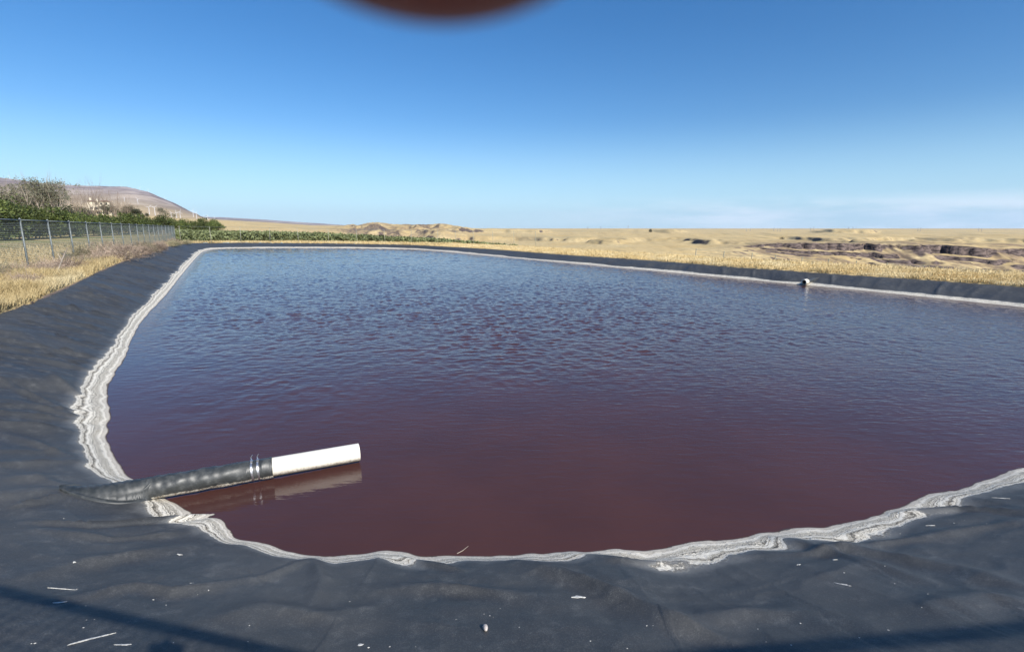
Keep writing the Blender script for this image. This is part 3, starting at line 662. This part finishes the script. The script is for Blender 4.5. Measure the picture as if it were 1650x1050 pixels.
# ------------------------------------------------------------------ vegetation helpers
def quads(P, D, W, n=4):                      # leaf quads: centre P, half axis D and W
    a = P - D - W*.6; b = P - D*.1 + W; c = P + D; d = P - D*.1 - W
    V = np.stack([P - D, P + W, P + D, P - W], 1).reshape(-1, 3); return V, np.arange(len(V)).reshape(-1, 4)
def leaf_cloud(rng, cen, rad, n, size, flat=0.0):
    cen = np.asarray(cen); k = rng.integers(0, len(cen), n); r = np.asarray(rad)[k]
    d = rng.normal(size=(n, 3)); d /= np.linalg.norm(d, axis=1)[:, None]
    P = cen[k] + d*(r*rng.random(n)**.45)[:, None]*np.array([1, 1, .8])
    D = rng.normal(size=(n, 3)); D /= np.linalg.norm(D, axis=1)[:, None]; E = rng.normal(size=(n, 3)); W_ = np.cross(D, E); W_ /= np.linalg.norm(W_, axis=1)[:, None]
    s = size*(.6+.8*rng.random(n))[:, None]; return quads(P, D*s, W_*s*.5)
def limbs(rng, mb, base, dirn, L, rad, depth, spread, tips, up=.15, nb=(2, 4)):
    p = Vector(base); d = Vector(dirn).normalized(); pts = [p.copy()]; rs = [rad]; k = 5
    for i in range(k):
        d = (d + Vector(rng.normal(size=3))*.13 + Vector((0,0,up*.3))).normalized(); p = p + d*L/k; pts.append(p.copy()); rs.append(rad*(1-.55*(i+1)/k))
    mb.tube(pts, rs, 6 if rad > .05 else 4, caps=False)
    tips.append((p.copy(), L))
    if depth:
        for _ in range(int(rng.integers(nb[0], nb[1]+1))):
            q_ = pts[int(rng.integers(2, k+1))]; nd = (d + Vector(rng.normal(size=3))*spread).normalized(); nd.z += up; limbs(rng, mb, q_, nd, L*rng.uniform(.55, .8), rs[-1]*.8, depth-1, spread, tips, up, nb)
def make_tree(name, seed, h, wid, nleaf, leaf, mleaf, mbark, trunkh=.25, lean=0, nl=5, depth=2, rad=None, spread=.6, up=.15, clump=.16, low=False, tilt=.5, r0=None):
    rng = np.random.default_rng(seed); mb = MB(); tips = []; r0 = r0 or h*.022
    th_ = h*trunkh; top = Vector((lean*th_*.4, 0, th_)); mb.tube([(0,0,-.3), (lean*th_*.15, 0, th_*.5), top], [r0*1.3, r0, r0*.85], 8)
    for i in range(nl):
        a = 2*math.pi*(i+rng.random()*.6)/nl; sp_ = tilt*rng.uniform(.4, 1.1)
        limbs(rng, mb, top, (math.cos(a)*sp_*wid/h*1.6 + lean, math.sin(a)*sp_*wid/h*1.6, 1), (h-th_)*rng.uniform(.42, .6), r0*.6, depth, spread, tips, up)
    root = empty(name); mb.build('trunk', mbark, root)
    if nleaf:
        cen = np.array([t_[0] for t_ in tips]); mxz = cen[:,2].max(); 
        cen[:,2] *= np.where(cen[:,2] > h, h/mxz, 1); rads = rng.uniform(.6, 1.25, len(cen))*clump*h
        if low:
            a = rng.random(len(cen)//2)*6.28; rr_ = np.sqrt(rng.random(len(a)))*wid*.45; ex = np.stack([np.cos(a)*rr_, np.sin(a)*rr_, rng.uniform(.12, .62, len(a))*h], 1)
            cen = np.vstack([cen, ex]); rads = np.concatenate([rads, rng.uniform(.5, 1.1, len(a))*clump*h])
        # squeeze the crown to its width
        rr_ = np.hypot(cen[:,0], cen[:,1]); f_ = np.where(rr_ > wid*.5, wid*.5/np.maximum(rr_, .01), 1); cen[:,0] *= f_; cen[:,1] *= f_
        V, Fc = leaf_cloud(rng, cen, rads, nleaf, leaf); mesh_np('crown', V, Fc, mleaf, False, root)
    return root
def put(o, x, y, s=1, rz=0, z=None, dz=0, sz=None):
    s = s*(.84 if 'tall_tree' in o.name else 1)
    o.location = (x, y, (gz(x, y) if z is None else z) + dz); o.scale = (s, s, sz or s); o.rotation_euler = (0, 0, rz)
used = set()
def place(proto, x, y, s=1, rz=0, label=None, sz=None, dz=0):
    if proto.name in used: o = copy_tree(proto)
    else: o = proto; used.add(proto.name)
    put(o, x, y, s, rz, sz=sz, dz=dz)
    if label: o['label'] = label
    return o
rnd = random.Random(8)
# orchard rows
orch = [make_tree('orchard_tree', 20+k, 5.2, 5.6, 2600, .17, M_ORCH, M_BARK, .22, 0, 6, 2, spread=.7, clump=.17, low=True) for k in range(4)]
for o in orch: tag(o, 'round bushy green orchard tree in the row behind the left fence', 'tree', 'orchard trees behind the left fence')
def row(px0, Y0_, px1, Y1_, n, s0, s1):
    for k in range(n):
        u = (k + rnd.uniform(-.2, .2))/(n-1); Yk = 1/((1-u)/Y0_ + u/Y1_); px = px0 + (px1-px0)*u
        x = ray(px, 380)[0]*Yk; place(orch[rnd.randrange(4)], x, Yk, float(np.interp(u, (0,.45,1), (s0,.82,s1)))*rnd.uniform(.85, 1.12), rnd.uniform(0, 6.28))
row(-60, 66, 352, 188, 32, 1.24, .92)
row(-40, 82, 345, 205, 24, 1.24, .96)
# grey green trees standing higher behind the orchard
wil = [make_tree('tall_tree', 50+k, 13, 12, 3600, .17, M_OLIVE, M_PALEBARK, .14, .35, 9, 3, spread=.42, up=.42, clump=.05, tilt=.55) for k in range(3)]
def tl(o, l, c='tree', g=None):
    o['label'] = l; o['category'] = c
    if g: o['group'] = g
for o in wil: tag(o, 'x', 'tree', 'tall trees behind the orchard')
def pxplace(proto, px, Yd, s, label, rz=None, sz=None, dz=0):
    return place(proto, ray(px, 360)[0]*Yd, Yd, s, rnd.uniform(0, 6.28) if rz is None else rz, label, sz, dz)
pxplace(wil[0], 40, 122, 1.00, 'leaning airy grey green tree with pale limbs, left one of the tallest clump', 0)
pxplace(wil[1], 60, 118, 1.12, 'tallest airy grey green tree in the middle of the clump', .6)
pxplace(wil[2], 76, 124, .96, 'airy grey green tree just right of the tallest one', 2.1)
pxplace(wil[0], 93, 120, 1.06, 'airy grey green tree at the right end of the tall clump', 3.6)
pxplace(wil[1], 2, 118, .84, 'grey green tree with leaning bare trunk at the left picture edge', 1.0)
dk = [make_tree('dark_tree', 60+k, 8, 8.5, 4200, .2, M_DARK, M_BARK, .18, 0, 6, 2, spread=.7, clump=.15, low=True) for k in range(2)]
for o in dk: tag(o, 'x', 'tree', 'dark round trees behind the orchard')
pxplace(dk[0], 16, 135, 1.15, 'dark round tree behind the leaning trunk at the left edge')
pxplace(dk[1], 30, 140, 1.05, 'dark round tree left of the tall airy clump')
pxplace(dk[1], 84, 134, 1.1, 'dark round tree half hidden behind the tall airy clump')
pxplace(dk[0], 104, 136, 1.0, 'dark sloping tree at the foot of the tall clump, right side')
pxplace(dk[0], 115, 140, .8, 'dark low tree between the tall clump and the bare trees')
pxplace(dk[1], 133, 190, 1.0, 'dark round tree behind the first bare tree, left of the house')
pxplace(dk[0], 145, 240, .7, 'small dark tree touching the left wall of the house')
pxplace(dk[0], 177, 290, 1.0, 'small dark tree touching the right wall of the house')
pxplace(dk[1], 208, 300, .75, 'low dark bush like tree left of centre on the sandy rise')
pxplace(dk[0], 216, 300, .85, 'low dark tree in the middle of the sandy rise')
pxplace(dk[1], 224, 305, .62, 'low dark tree at the right end of the sandy rise')
pxplace(dk[0], 197, 300, .5, 'tiny dark tree right of the house')
pxplace(dk[1], 238, 330, .35, 'tiny dark shrub right of the dark trees on the rise')
pxplace(wil[2], 262, 380, .78, 'faint grey tree among the lower wind turbines')
pxplace(wil[1], 269, 400, .66, 'faint grey tree right of its twin among the lower turbines')
pxplace(wil[0], 281, 410, .5, 'small faint grey tree furthest right among the lower turbines')
bare = [make_tree('bare_tree', 75+k, 12.5, 6, 0, .1, M_DARK, M_BARK, .14, .1, 7, 3, spread=.42, up=.45, tilt=.35, r0=.15) for k in range(3)]
for o in bare: tag(o, 'x', 'tree', 'bare trees by the house')
for k, (px, Yd, s, l) in enumerate([(129, 150, 1.0, 'leafless pale tree standing left of the house'), (136, 155, .95, 'second leafless tree left of the house, close to the first'),
  (151, 150, .98, 'leafless tree standing in front of the left wall of the house'), (157, 146, 1.08, 'tall leafless tree in front of the middle of the house'),
  (170, 152, .92, 'leafless tree in front of the right wall of the house'), (187, 190, 1.0, 'leafless tree right of the house, left one of the group'),
  (193, 195, 1.06, 'leafless tree right of the house, middle of the group'), (201, 192, .95, 'leafless tree right of the house, right one of the group'), (211, 200, .8, 'smaller leafless tree furthest right of the house')]):
    pxplace(bare[k % 3], px, Yd, s, l)
# lone bush and dark clumps far right
pxplace(dk[0], 1262, 900, 1.0, 'lone dark bush on the golden plateau above the cliffs')['group'] = 'far bushes'
pxplace(dk[1], 1049, 2200, 2.0, 'tiny dark bush clump on the skyline right of centre')['group'] = 'far bushes'

# crops: rows of leafy plants between the far bank and the canyon
rng = np.random.default_rng(12); CP = []
for r_ in range(30):
    Yr = 66 + r_*2.6 + (r_/30)**2*60; n_ = int(430)
    px = rng.uniform(286, 830, n_); Yk = Yr + 0.02*(px-286)*0.6 + rng.normal(size=n_)*.25; lim = 830 - r_*4.0
    m = px < lim; CP.append(np.stack([px[m], Yk[m]], 1))
CP = np.vstack(CP); Xc = ray(0, 380)[0]*0 + (CP[:,0]-CX)/F/1.0145*CP[:,1]; Yc = CP[:,1]; Zc_ = ground_h(Xc, Yc)[0]
ok = ~inside(Xc, Yc, CRC); Xc, Yc, Zc_ = Xc[ok], Yc[ok], Zc_[ok]
hgt = (1.15 - .75*sstep((CP[:,0][ok]), 420, 800))*(0.75+.5*rng.random(len(Xc)))
n_l = 13; k = np.repeat(np.arange(len(Xc)), n_l); P = np.stack([Xc[k] + rng.normal(size=len(k))*.28, Yc[k] + rng.normal(size=len(k))*.25, Zc_[k] + hgt[k]*rng.random(len(k))**.7], 1)
D = rng.normal(size=P.shape)*[1,1,1.1]; D /= np.linalg.norm(D, axis=1)[:, None]; W_ = np.cross(D, rng.normal(size=P.shape)); W_ /= np.linalg.norm(W_, axis=1)[:, None]
s_ = (.14+.12*rng.random(len(P)))[:, None]; V, Fc = quads(P, D*s_, W_*s_*.5)
tag(mesh_np('crops', V, Fc, M_CROP, False), 'rows of green crop plants behind the far bank', 'crops', None, 'stuff')

# dry grass on the bank tops
def blades(x, y, h_, wd, rng, splay=.35):
    n_ = len(x); z = ground_h(x, y)[0] - .02; a = rng.random(n_)*6.28; ln = rng.normal(size=(n_, 2))*splay
    b = np.stack([x, y, z], 1); side = np.stack([np.cos(a), np.sin(a), 0*a], 1)*wd[:, None]
    mid = b + np.stack([ln[:,0]*h_*.3, ln[:,1]*h_*.3, h_*.6], 1); tip = b + np.stack([ln[:,0]*h_, ln[:,1]*h_, h_*(1-.3*np.abs(ln[:,0]))], 1)
    V = np.stack([b - side, b + side, mid + side*.8, mid - side*.8, tip], 1).reshape(-1, 3); i = np.arange(n_)[:, None]*5
    return V, np.vstack([i + np.array([[0,1,2,3]]), i + np.array([[3,2,4,4]])])
def scatter(n_, rng, dmin, dmax, xr_, yr_, power=1.0):
    out = []; tot = 0
    while tot < n_:
        u = rng.random(n_); Y_ = np.exp(np.log(yr_[0]) + u*(math.log(yr_[1])-math.log(yr_[0]))) ; a_ = rng.uniform(xr_[0], xr_[1], n_); X_ = a_*Y_
        dc_ = pdist(X_, Y_, CRC)[0]; m = ~inside(X_, Y_, CRC) & (dc_ > dmin) & (dc_ < dmax) & (rng.random(n_) < np.exp(-dc_/power))
        out.append(np.stack([X_[m], Y_[m], dc_[m]], 1)); tot += m.sum()
    return np.vstack(out)[:n_]
rng = np.random.default_rng(31)
def tri_fix(V, Fc):                            # split quads whose last two corners coincide into triangles
    me = bpy.data.meshes.new('g'); return V, Fc
def grass_obj(name, S, hf, wf, mat, label, splay=.35):
    x, y = S[:,0], S[:,1]; cl_ = .55 + .6*sstep(fbm(x*.9, y*.9, 3, 131), -.3, .4); h_ = hf*cl_*(.6+.7*rng.random(len(x))); dist = np.hypot(x, y)
    V, Fc = blades(x, y, h_, wf*(.7+dist*.055), rng, splay); q4 = Fc[:len(x)]; t3 = Fc[len(x):, :3]
    me = bpy.data.meshes.new(name); n4, n3 = len(q4), len(t3); me.vertices.add(len(V)); me.vertices.foreach_set('co', V.astype(np.float32).ravel())
    lv = np.concatenate([q4.ravel(), t3.ravel()]).astype(np.int32); me.loops.add(len(lv)); me.loops.foreach_set('vertex_index', lv)
    me.polygons.add(n4+n3); me.polygons.foreach_set('loop_start', np.concatenate([np.arange(n4)*4, n4*4+np.arange(n3)*3]).astype(np.int32)); me.polygons.foreach_set('loop_total', np.concatenate([np.full(n4,4), np.full(n3,3)]).astype(np.int32))
    me.materials.append(mat); me.update(calc_edges=True); me.validate(); o = bpy.data.objects.new(name, me); C.objects.link(o); return tag(o, label, 'grass', None, 'stuff')
grass_obj('dry_grass', scatter(70000, rng, .02, 9, (-1.15, -.55), (6.5, 62), 2.2), .30, .0035, M_GRASS, 'straw yellow dry grass along the edge of the left bank')
grass_obj('dry_grass', scatter(60000, rng, .05, 22, (-1.25, -.55), (9, 62), 9.0), .17, .004, M_WEEDG, 'greyer trampled dry grass about the left fence')
grass_obj('dry_grass', scatter(80000, rng, .02, 9, (-.30, 1.25), (12, 75), 3.0), .145, .0035, M_GRASS, 'tall golden dry grass along the top of the right bank')
grass_obj('dry_grass', scatter(16000, rng, .02, 7, (-.62, -.1), (54, 75), 3.0), .22, .0035, M_GRASS, 'short dry grass along the top of the far bank')
# tumbleweeds along the left fence
def weed_mesh(seed, mat):
    rng = np.random.default_rng(seed); V = []; Fc = []
    mb = MB()
    for k in range(150):
        a = rng.random()*6.28; e = rng.uniform(.1, 1.45); L = rng.uniform(.3, .62); d = Vector((math.cos(a)*math.cos(e), math.sin(a)*math.cos(e), math.sin(e)*.95))
        p0 = Vector((rng.normal()*.08, rng.normal()*.08, 0)); p1 = p0 + d*L*.5 + Vector(rng.normal(size=3))*.05; p2 = p0 + d*L + Vector(rng.normal(size=3))*.07
        mb.tube([p0, p1, p2], [.006, .0045, .0025], 3, caps=False)
        for _ in range(7):
            b = p1.lerp(p2, rng.random()); mb.tube([b, b + Vector(rng.normal(size=3))*.085], [.0035, .0018], 3, caps=False)
    return mb
wd_ = []
for k in range(4):
    o = weed_mesh(200+k, M_WEED if k < 3 else M_WEEDG).build('tumbleweed', M_WEED if k < 3 else M_WEEDG); tag(o, 'dry brown tumbleweed piled against the foot of the left fence', 'bush', 'tumbleweeds along the left fence'); wd_.append(o)
rnd = random.Random(5)
for k in range(64):
    Y_ = 10.5*(56/10.5)**((k+.5)/64); off = rnd.uniform(.1, 1.5); X_ = fl(Y_)[0] + off + rnd.uniform(-.3, .3); s = rnd.uniform(.8, 1.6)*(1 if 21 < Y_ < 34 else .72 if Y_ < 21 else .8)
    p = wd_[rnd.choice((0, 1, 2, 3, 0, 1, 2))]
    if p.name in used: o = p.copy(); C.objects.link(o)
    else: o = p; used.add(p.name)
    o.location = (X_, Y_, gz(X_, Y_)-.03); o.scale = (s*1.15, s*1.15, s*rnd.uniform(.75, 1.1)); o.rotation_euler = (0, 0, rnd.uniform(0, 6))
# a dead pale stalk leaning out of the weeds
mb = MB(); mb.tube([(0,0,0), (.12,.06,.35), (.30,.1,.72), (.42,.1,.9)], [.028,.022,.016,.008], 6); mb.tube([(.2,.08,.5), (.1,.1,.75)], [.012,.006], 5)
o = mb.build('dead_branch', M_PALEBARK); X_, Y_ = at_z(90, 449, .78); o.location = (X_, Y_, gz(X_, Y_)); tag(o, 'pale dead branch leaning in the tumbleweeds near the second fence post', 'branch')

# ------------------------------------------------------------------ house
hp = at_y(164, 345, 310); HZ = gz(hp.x, hp.y); house = empty('house', (hp.x, hp.y, HZ), R(28)); house.scale = (1.05,)*3
tag(house, 'cream two storey house with brown roof on the sandy rise behind bare trees', 'house')
mb = MB(); mb.box((0,0,2.0), (10.5, 7, 6.2)); mb.box((-3.4,-1.2,5.9), (3.6, 4.4, 2.2)); mb.box((2.2,.2,6.05),(5.0,4.6,2.0)); mb.build('wall', M_STUCCO, house)
mb = MB()
def hip(cx, cy, z, lx, ly, h_):
    V = [(cx-lx,cy-ly,z),(cx+lx,cy-ly,z),(cx+lx,cy+ly,z),(cx-lx,cy+ly,z),(cx-lx*.4,cy,z+h_),(cx+lx*.4,cy,z+h_)]; mb.add(V, ((0,1,5,4),(1,2,5),(2,3,4,5),(3,0,4),(3,2,1,0)))
hip(2.2,.2,7.05,2.9,2.7,1.0); hip(-3.4,-1.2,7.0,2.2,2.6,.8)
rf = mb.build('roof', M_ROOF, house); mb = MB(); mb.box((-4.2,.2,8.0),(.9,.9,2.4)); mb.box((-1.3,.6,7.6),(.8,.8,2.2)); mb.build('chimney', M_STUCCO, rf)
for wx, wz, ww, hh in ((-3.6,3.4,1.2,1.3),(-1.2,3.3,1.5,1.5),(1.2,3.3,1.5,1.5),(3.4,3.4,1.2,1.3),(-3.4,.9,1.5,1.7),(-.6,.8,1.6,2.0),(2.4,.8,2.4,2.0)):
    mb = MB(); mb.box((wx,-3.54,wz),(ww+.2,.1,hh+.2)); fr_ = mb.build('window', M_STUCCO, house); mb = MB(); mb.box((wx,-3.6,wz),(ww,.06,hh)); mb.build('pane', M_GLASS, fr_)
for wx in (.9, 3.2): mb = MB(); mb.box((wx,-2.14,6.0),(1.0,.1,1.1)); mb.build('window', M_GLASS, house)
mb = MB(); mb.box((0,-4.4,2.15),(9,1.9,.25)); mb.build('balcony', M_STUCCO, house)
for wx in (-4.2,-1.5,1.5,4.2): mb = MB(); mb.tube([(wx,-5.2,-1),(wx,-5.2,2.05)], .17, 8); mb.build('column', M_STUCCO, house)

# ------------------------------------------------------------------ wind turbines
def turbine_mb(rot):
    mb = MB(); mb.tube([(0,0,-3),(0,0,80)], [2.4,1.4], 10); mb.box((0,1.5,81.5),(3.6,9,3.8)); mb.tube([(0,-3,81.5),(0,-5,81.5),(0,-6.2,81.5)], [1.9,1.7,.3], 10)
    for k in range(3):
        a = rot + k*2*math.pi/3; d = Vector((math.sin(a), 0, math.cos(a))); s_ = Vector((math.cos(a), 0, -math.sin(a))); c = Vector((0,-4.6,81.5)); V = []
        for t_, wd in ((2,1.0),(8,2.1),(20,1.7),(42,.45)):
            p = c + d*t_; V += [p - s_*wd*.35 + Vector((0,.35,0)), p + s_*wd + Vector((0,.1,0)), p + s_*wd*.6 - Vector((0,.35,0)), p - s_*wd*.35 - Vector((0,.35,0))]
        Fc = [(i*4+j, i*4+(j+1)%4, i*4+4+(j+1)%4, i*4+4+j) for i in range(3) for j in range(4)] + [(12,13,14,15)]; mb.add(V, Fc)
    return mb
tp = []
for k in range(4): tp.append(tag(turbine_mb(.3+k*.55).build('wind_turbine', M_TURB), 'x', 'wind turbine'))
def turb(px, Yd, s, label, group):
    p = tp[rnd.randrange(4)]
    if p.name in used: o = p.copy(); C.objects.link(o)
    else: o = p; used.add(p.name)
    X_ = ray(px, 360)[0]*Yd; o.location = (X_, Yd, gz(X_, Yd)); o.scale = (s*.56,)*3; o.rotation_euler = (0,0,math.atan2(-X_, Yd) + R(rnd.uniform(-20, 20))); o['label'] = label; o['group'] = group
for px, s in ((6,.6),(29,.8),(48,.6),(57,.65),(111,.95),(115,.9),(137,.8),(152,.6),(186,.5),(204,.5),(233,.85),(246,.75),(271,.75)):
    turb(px, 5150, s*.8, 'small white wind turbine standing on the skyline of the brown hill', 'wind turbines on the hill ridge')
for px, Yd, s in ((243,2600,.78),(252,2600,.85),(227,3000,.6),(206,3000,.5),(278,2500,.55),(286,2500,.62),(292,2500,.66),(313,2700,.72),(318,2400,.62),(330,3000,.45),(335,3000,.5),(336,2700,.5),(347,3200,.5)):
    turb(px, Yd, s, 'white wind turbine at the foot of the brown hill above the orchard', 'wind turbines below the hill')
for px in (366,378,600,671,735,745,763,777,807,813,828,836,848,866,872,1012,1018,1030):
    turb(px, 9000, .75*rnd.uniform(.8, 1.1), 'tiny far off wind turbine on the flat horizon', 'far wind turbines on the horizon')
# ------------------------------------------------------------------ transmission towers
def pylon_mb():
    mb = MB(); L_ = [(0,4.2),(10,2.8),(20,1.6),(28,1.0),(36,.5)]
    for i in range(len(L_)-1):
        (z0,w0),(z1,w1) = L_[i], L_[i+1]; c0 = [Vector((a*w0,b*w0,z0)) for a, b in ((-1,-1),(1,-1),(1,1),(-1,1))]; c1 = [Vector((a*w1,b*w1,z1)) for a, b in ((-1,-1),(1,-1),(1,1),(-1,1))]
        for k in range(4):
            mb.tube([c0[k], c1[k]], .28, 4); mb.tube([c0[k], c1[(k+1)%4]], .16, 4); mb.tube([c0[(k+1)%4], c1[k]], .16, 4)
    for zz, wd in ((22,9),(29,7),(35,5)):
        mb.tube([(-wd,0,zz),(wd,0,zz)], .25, 4); mb.tube([(-wd,0,zz),(0,0,zz+2.2),(wd,0,zz)], .18, 4)
        for s_ in (-1,1): mb.tube([(s_*wd,0,zz),(s_*wd,0,zz-2)], .2, 4)
    return mb
py_ = pylon_mb().build('transmission_tower', M_PYLON); tag(py_, 'grey lattice power line tower on the horizon above the golden plateau', 'tower', 'power line towers on the horizon')
for k, px in enumerate((947,968,1012,1203,1209,1247,1253,1257,1306,1311,1367,1374,1379,1479,1483,1577,1582)):
    o = py_ if k == 0 else py_.copy()
    if k: C.objects.link(o)
    Yd = 3900; X_ = ray(px, 370)[0]*Yd; o.location = (X_, Yd, gz(X_, Yd)); o.scale = (.8,.8,rnd.uniform(.7,.95)); o.rotation_euler = (0,0,rnd.uniform(0,1))

# ------------------------------------------------------------------ litter on the liner
def fleck_mb(seed, L, W_, T=.0015):
    rng = np.random.default_rng(seed); mb = MB(); n_ = 11; V = [(0,0,T)]; a_ = np.linspace(0, 2*math.pi, n_, endpoint=False)
    for a in a_: r_ = rng.uniform(.35, 1.15); V.append((math.cos(a)*L*r_/2, math.sin(a)*W_*r_/2, T*.5))
    for a in range(n_): V.append((V[a+1][0]*1.05, V[a+1][1]*1.05, -.003))
    Fc = [(0, 1+i, 1+(i+1)%n_) for i in range(n_)] + [(1+i, 1+n_+i, 1+n_+(i+1)%n_, 1+(i+1)%n_) for i in range(n_)]; mb.add(V, Fc); return mb
def lay(o, px, py, rz=0, lift=.002, s=1):
    z = .2
    for _ in range(14): X_, Y_ = at_z(px, py, z); z = .4*z + .6*lz(X_, Y_)
    e = .02; gx = (lz(X_+e, Y_)-lz(X_-e, Y_))/(2*e); gy = (lz(X_, Y_+e)-lz(X_, Y_-e))/(2*e)
    nrm_ = Vector((-gx, -gy, 1)).normalized(); qn = Vector((0,0,1)).rotation_difference(nrm_)
    o.rotation_mode = 'XYZ'; o.rotation_euler = (qn.to_matrix() @ Matrix.Rotation(rz, 3, 'Z')).to_euler(); o.location = (X_, Y_, z + lift); o.scale = (s,)*3
big = [((932,961), .075, .03, .15, 'largest white flake of dried salt lying on the dark liner below the centre', 'flake'),
       ((1358,941), .09, .014, -.75, 'thin slanting white dropping on the liner at the right', 'dropping'),
       ((152,1027), .17, .016, .75, 'long white streak of bird dropping inside the fence shadow at the lower left', 'dropping'),
       ((198,1038), .07, .012, .2, 'short white streak beside the long one in the lower left corner', 'dropping'),
       ((100,948), .15, .008, .12, 'thin white scratch like streak on the liner at the left', 'dropping'),
       ((95,970), .07, .012, .5, 'small white streak at the upper edge of the left fence shadow', 'dropping'),
       ((312,939), .07, .014, .45, 'small comma shaped white dropping left of centre', 'dropping'),
       ((1612,802), .13, .012, -.5, 'white streak on the liner near the right picture edge', 'dropping'),
       ((1500,846), .08, .012, -.2, 'flat white streak on the fold below the right shore crust', 'dropping'),
       ((1308,867), .03, .025, 0, 'round white speck just under the crust right of centre', 'flake'),
       ((1344,901), .04, .02, 0, 'white speck on the liner right of centre', 'flake'), ((1287,909), .03, .022, 0, 'white speck left of the slanting dropping', 'flake'),
       ((581,1038), .035, .022, .4, 'bright white speck near the bottom edge left of centre', 'flake'), ((289,893), .04, .02, .2, 'white speck below the bend of the left crust', 'flake'),
       ((120,905), .02, .016, 0, 'white speck on the liner right of the fold at the left', 'flake')]
for (p, L, W_, rz, lab, cat_) in big:
    o = fleck_mb(int(p[0]), L, W_).build('white_streak' if cat_ == 'dropping' else 'salt_flake', M_FLECK); lay(o, *p, rz, .001); tag(o, lab, cat_)
o = MB(); V = []
for i in range(9):
    for k in range(12): a = 2*math.pi*k/12; t_ = math.pi*i/8; V.append((.013*math.sin(t_)*math.cos(a)*(1+.1*math.sin(3*a)), .026*math.sin(t_)*math.sin(a), .013*math.cos(t_)))
o.add(V, [(i*12+k, i*12+(k+1)%12, i*12+12+(k+1)%12, i*12+12+k) for i in range(8) for k in range(12)]); o = o.build('pebble', M_STONE, smooth=True); lay(o, 782, 1013, .2, .009); tag(o, 'single pale grey pebble lying near the bottom centre of the liner', 'pebble')
mb = MB(); mb.tube([(-.045,0,.0),(0,.004,.012),(.05,.02,.03)], [.0028,.0025,.0015], 5); o = mb.build('twig', M_PALEBARK); lay(o, 746, 891, .5, .008); tag(o, 'thin straw coloured twig sticking up from the crust at the near water edge', 'twig')
rnd = random.Random(77); fl_p = [fleck_mb(900+k, .017, .013, .004).build('salt_fleck', M_FLECK) for k in range(4)]
for o in fl_p: tag(o, 'tiny white fleck of dried salt scattered on the black liner', 'fleck', 'tiny salt flecks on the liner')
cnt = 0
while cnt < 48:
    px = rnd.uniform(10, 1640); py = rnd.uniform(830, 1045)
    if py < 905 + (60 if 350 < px < 1000 else 0) and not (px < 120 or px > 1350): continue
    z = .2
    X_, Y_ = at_z(px, py, z)
    if inside(np.array([X_]), np.array([Y_]), WLC)[0] or pdist(np.array([X_]), np.array([Y_]), WLC)[0][0] < .3: continue
    o = fl_p[cnt] if cnt < 4 else fl_p[cnt % 4].copy()
    if cnt >= 4: C.objects.link(o)
    lay(o, px, py, rnd.uniform(0, 6), .0, rnd.uniform(.25, .7)); cnt += 1

# ------------------------------------------------------------------ telephone and the fingertip over its lens
ph = empty('telephone', (0, -.0065, ZC)); tag(ph, 'black telephone held sideways behind the picture, taking it', 'telephone')
mb = MB(); mb.box((0, -.004, .004), (.150, .008, .072)); mb.build('phone_body', M_PHONE, ph)
mb = MB(); mb.tube([(0,0,0),(0,.0015,0)], .006, 20); mb.build('lens_ring', M_STEEL, ph)
def finger():
    # chain of rings: tip, distal joint, knuckle, base; rises over the top edge of the telephone
    c0 = Vector((-.0022, .0150, .01445)); prof = []
    path = []; rad = []
    for k in range(10): a = math.pi/2*k/9; path.append((0, 0, -.0085*math.cos(a))); rad.append(max(.0003, .0085*math.sin(a)))
    body = [(.0004,-.0003,.005,.0089), (.0008,-.001,.011,.0092), (.0012,-.002,.018,.0091), (.0016,-.005,.026,.0089), (.002,-.010,.032,.0092), (.003,-.018,.0365,.0097), (.004,-.028,.0385,.0100), (.005,-.039,.0375,.0098),
            (.006,-.049,.033,.0094), (.007,-.057,.025,.0098), (.007,-.061,.015,.0090), (.007,-.062,.009,.0060), (.007,-.062,.006,.0015)]
    for x_, y_, z_, r_ in body: path.append((x_, y_, z_)); rad.append(r_)
    mb = MB(); mb.tube([c0 + Vector((0,0,ZC)) + Vector(p) for p in path], rad, 28); return mb, c0
mbf, c0 = finger(); fo = mbf.build('person', M_SKIN, smooth=True); sm = fo.modifiers.new('s', 'SUBSURF'); sm.levels = 1; sm.render_levels = 1
tag(fo, 'dark blurred fingertip hanging into the top of the picture against the sky', 'person')
mb = MB(); V = []; 
for i in range(7):
    for k in range(9): u = -1+2*k/8; t_ = i/6; a = u*.75; V.append((c0.x+.0005+math.sin(a)*.0086, c0.y+math.cos(a)*.0086+.0003, ZC+c0.z-.004+t_*.011+.0015*(1-u*u)*(1-2*t_)*-.5))
mb.add(V, [(i*9+k, i*9+k+1, i*9+10+k, i*9+9+k) for i in range(6) for k in range(8)]); nl_ = mb.build('finger_nail', M_NAIL, fo, True); so_ = nl_.modifiers.new('t', 'SOLIDIFY'); so_.thickness = .0005
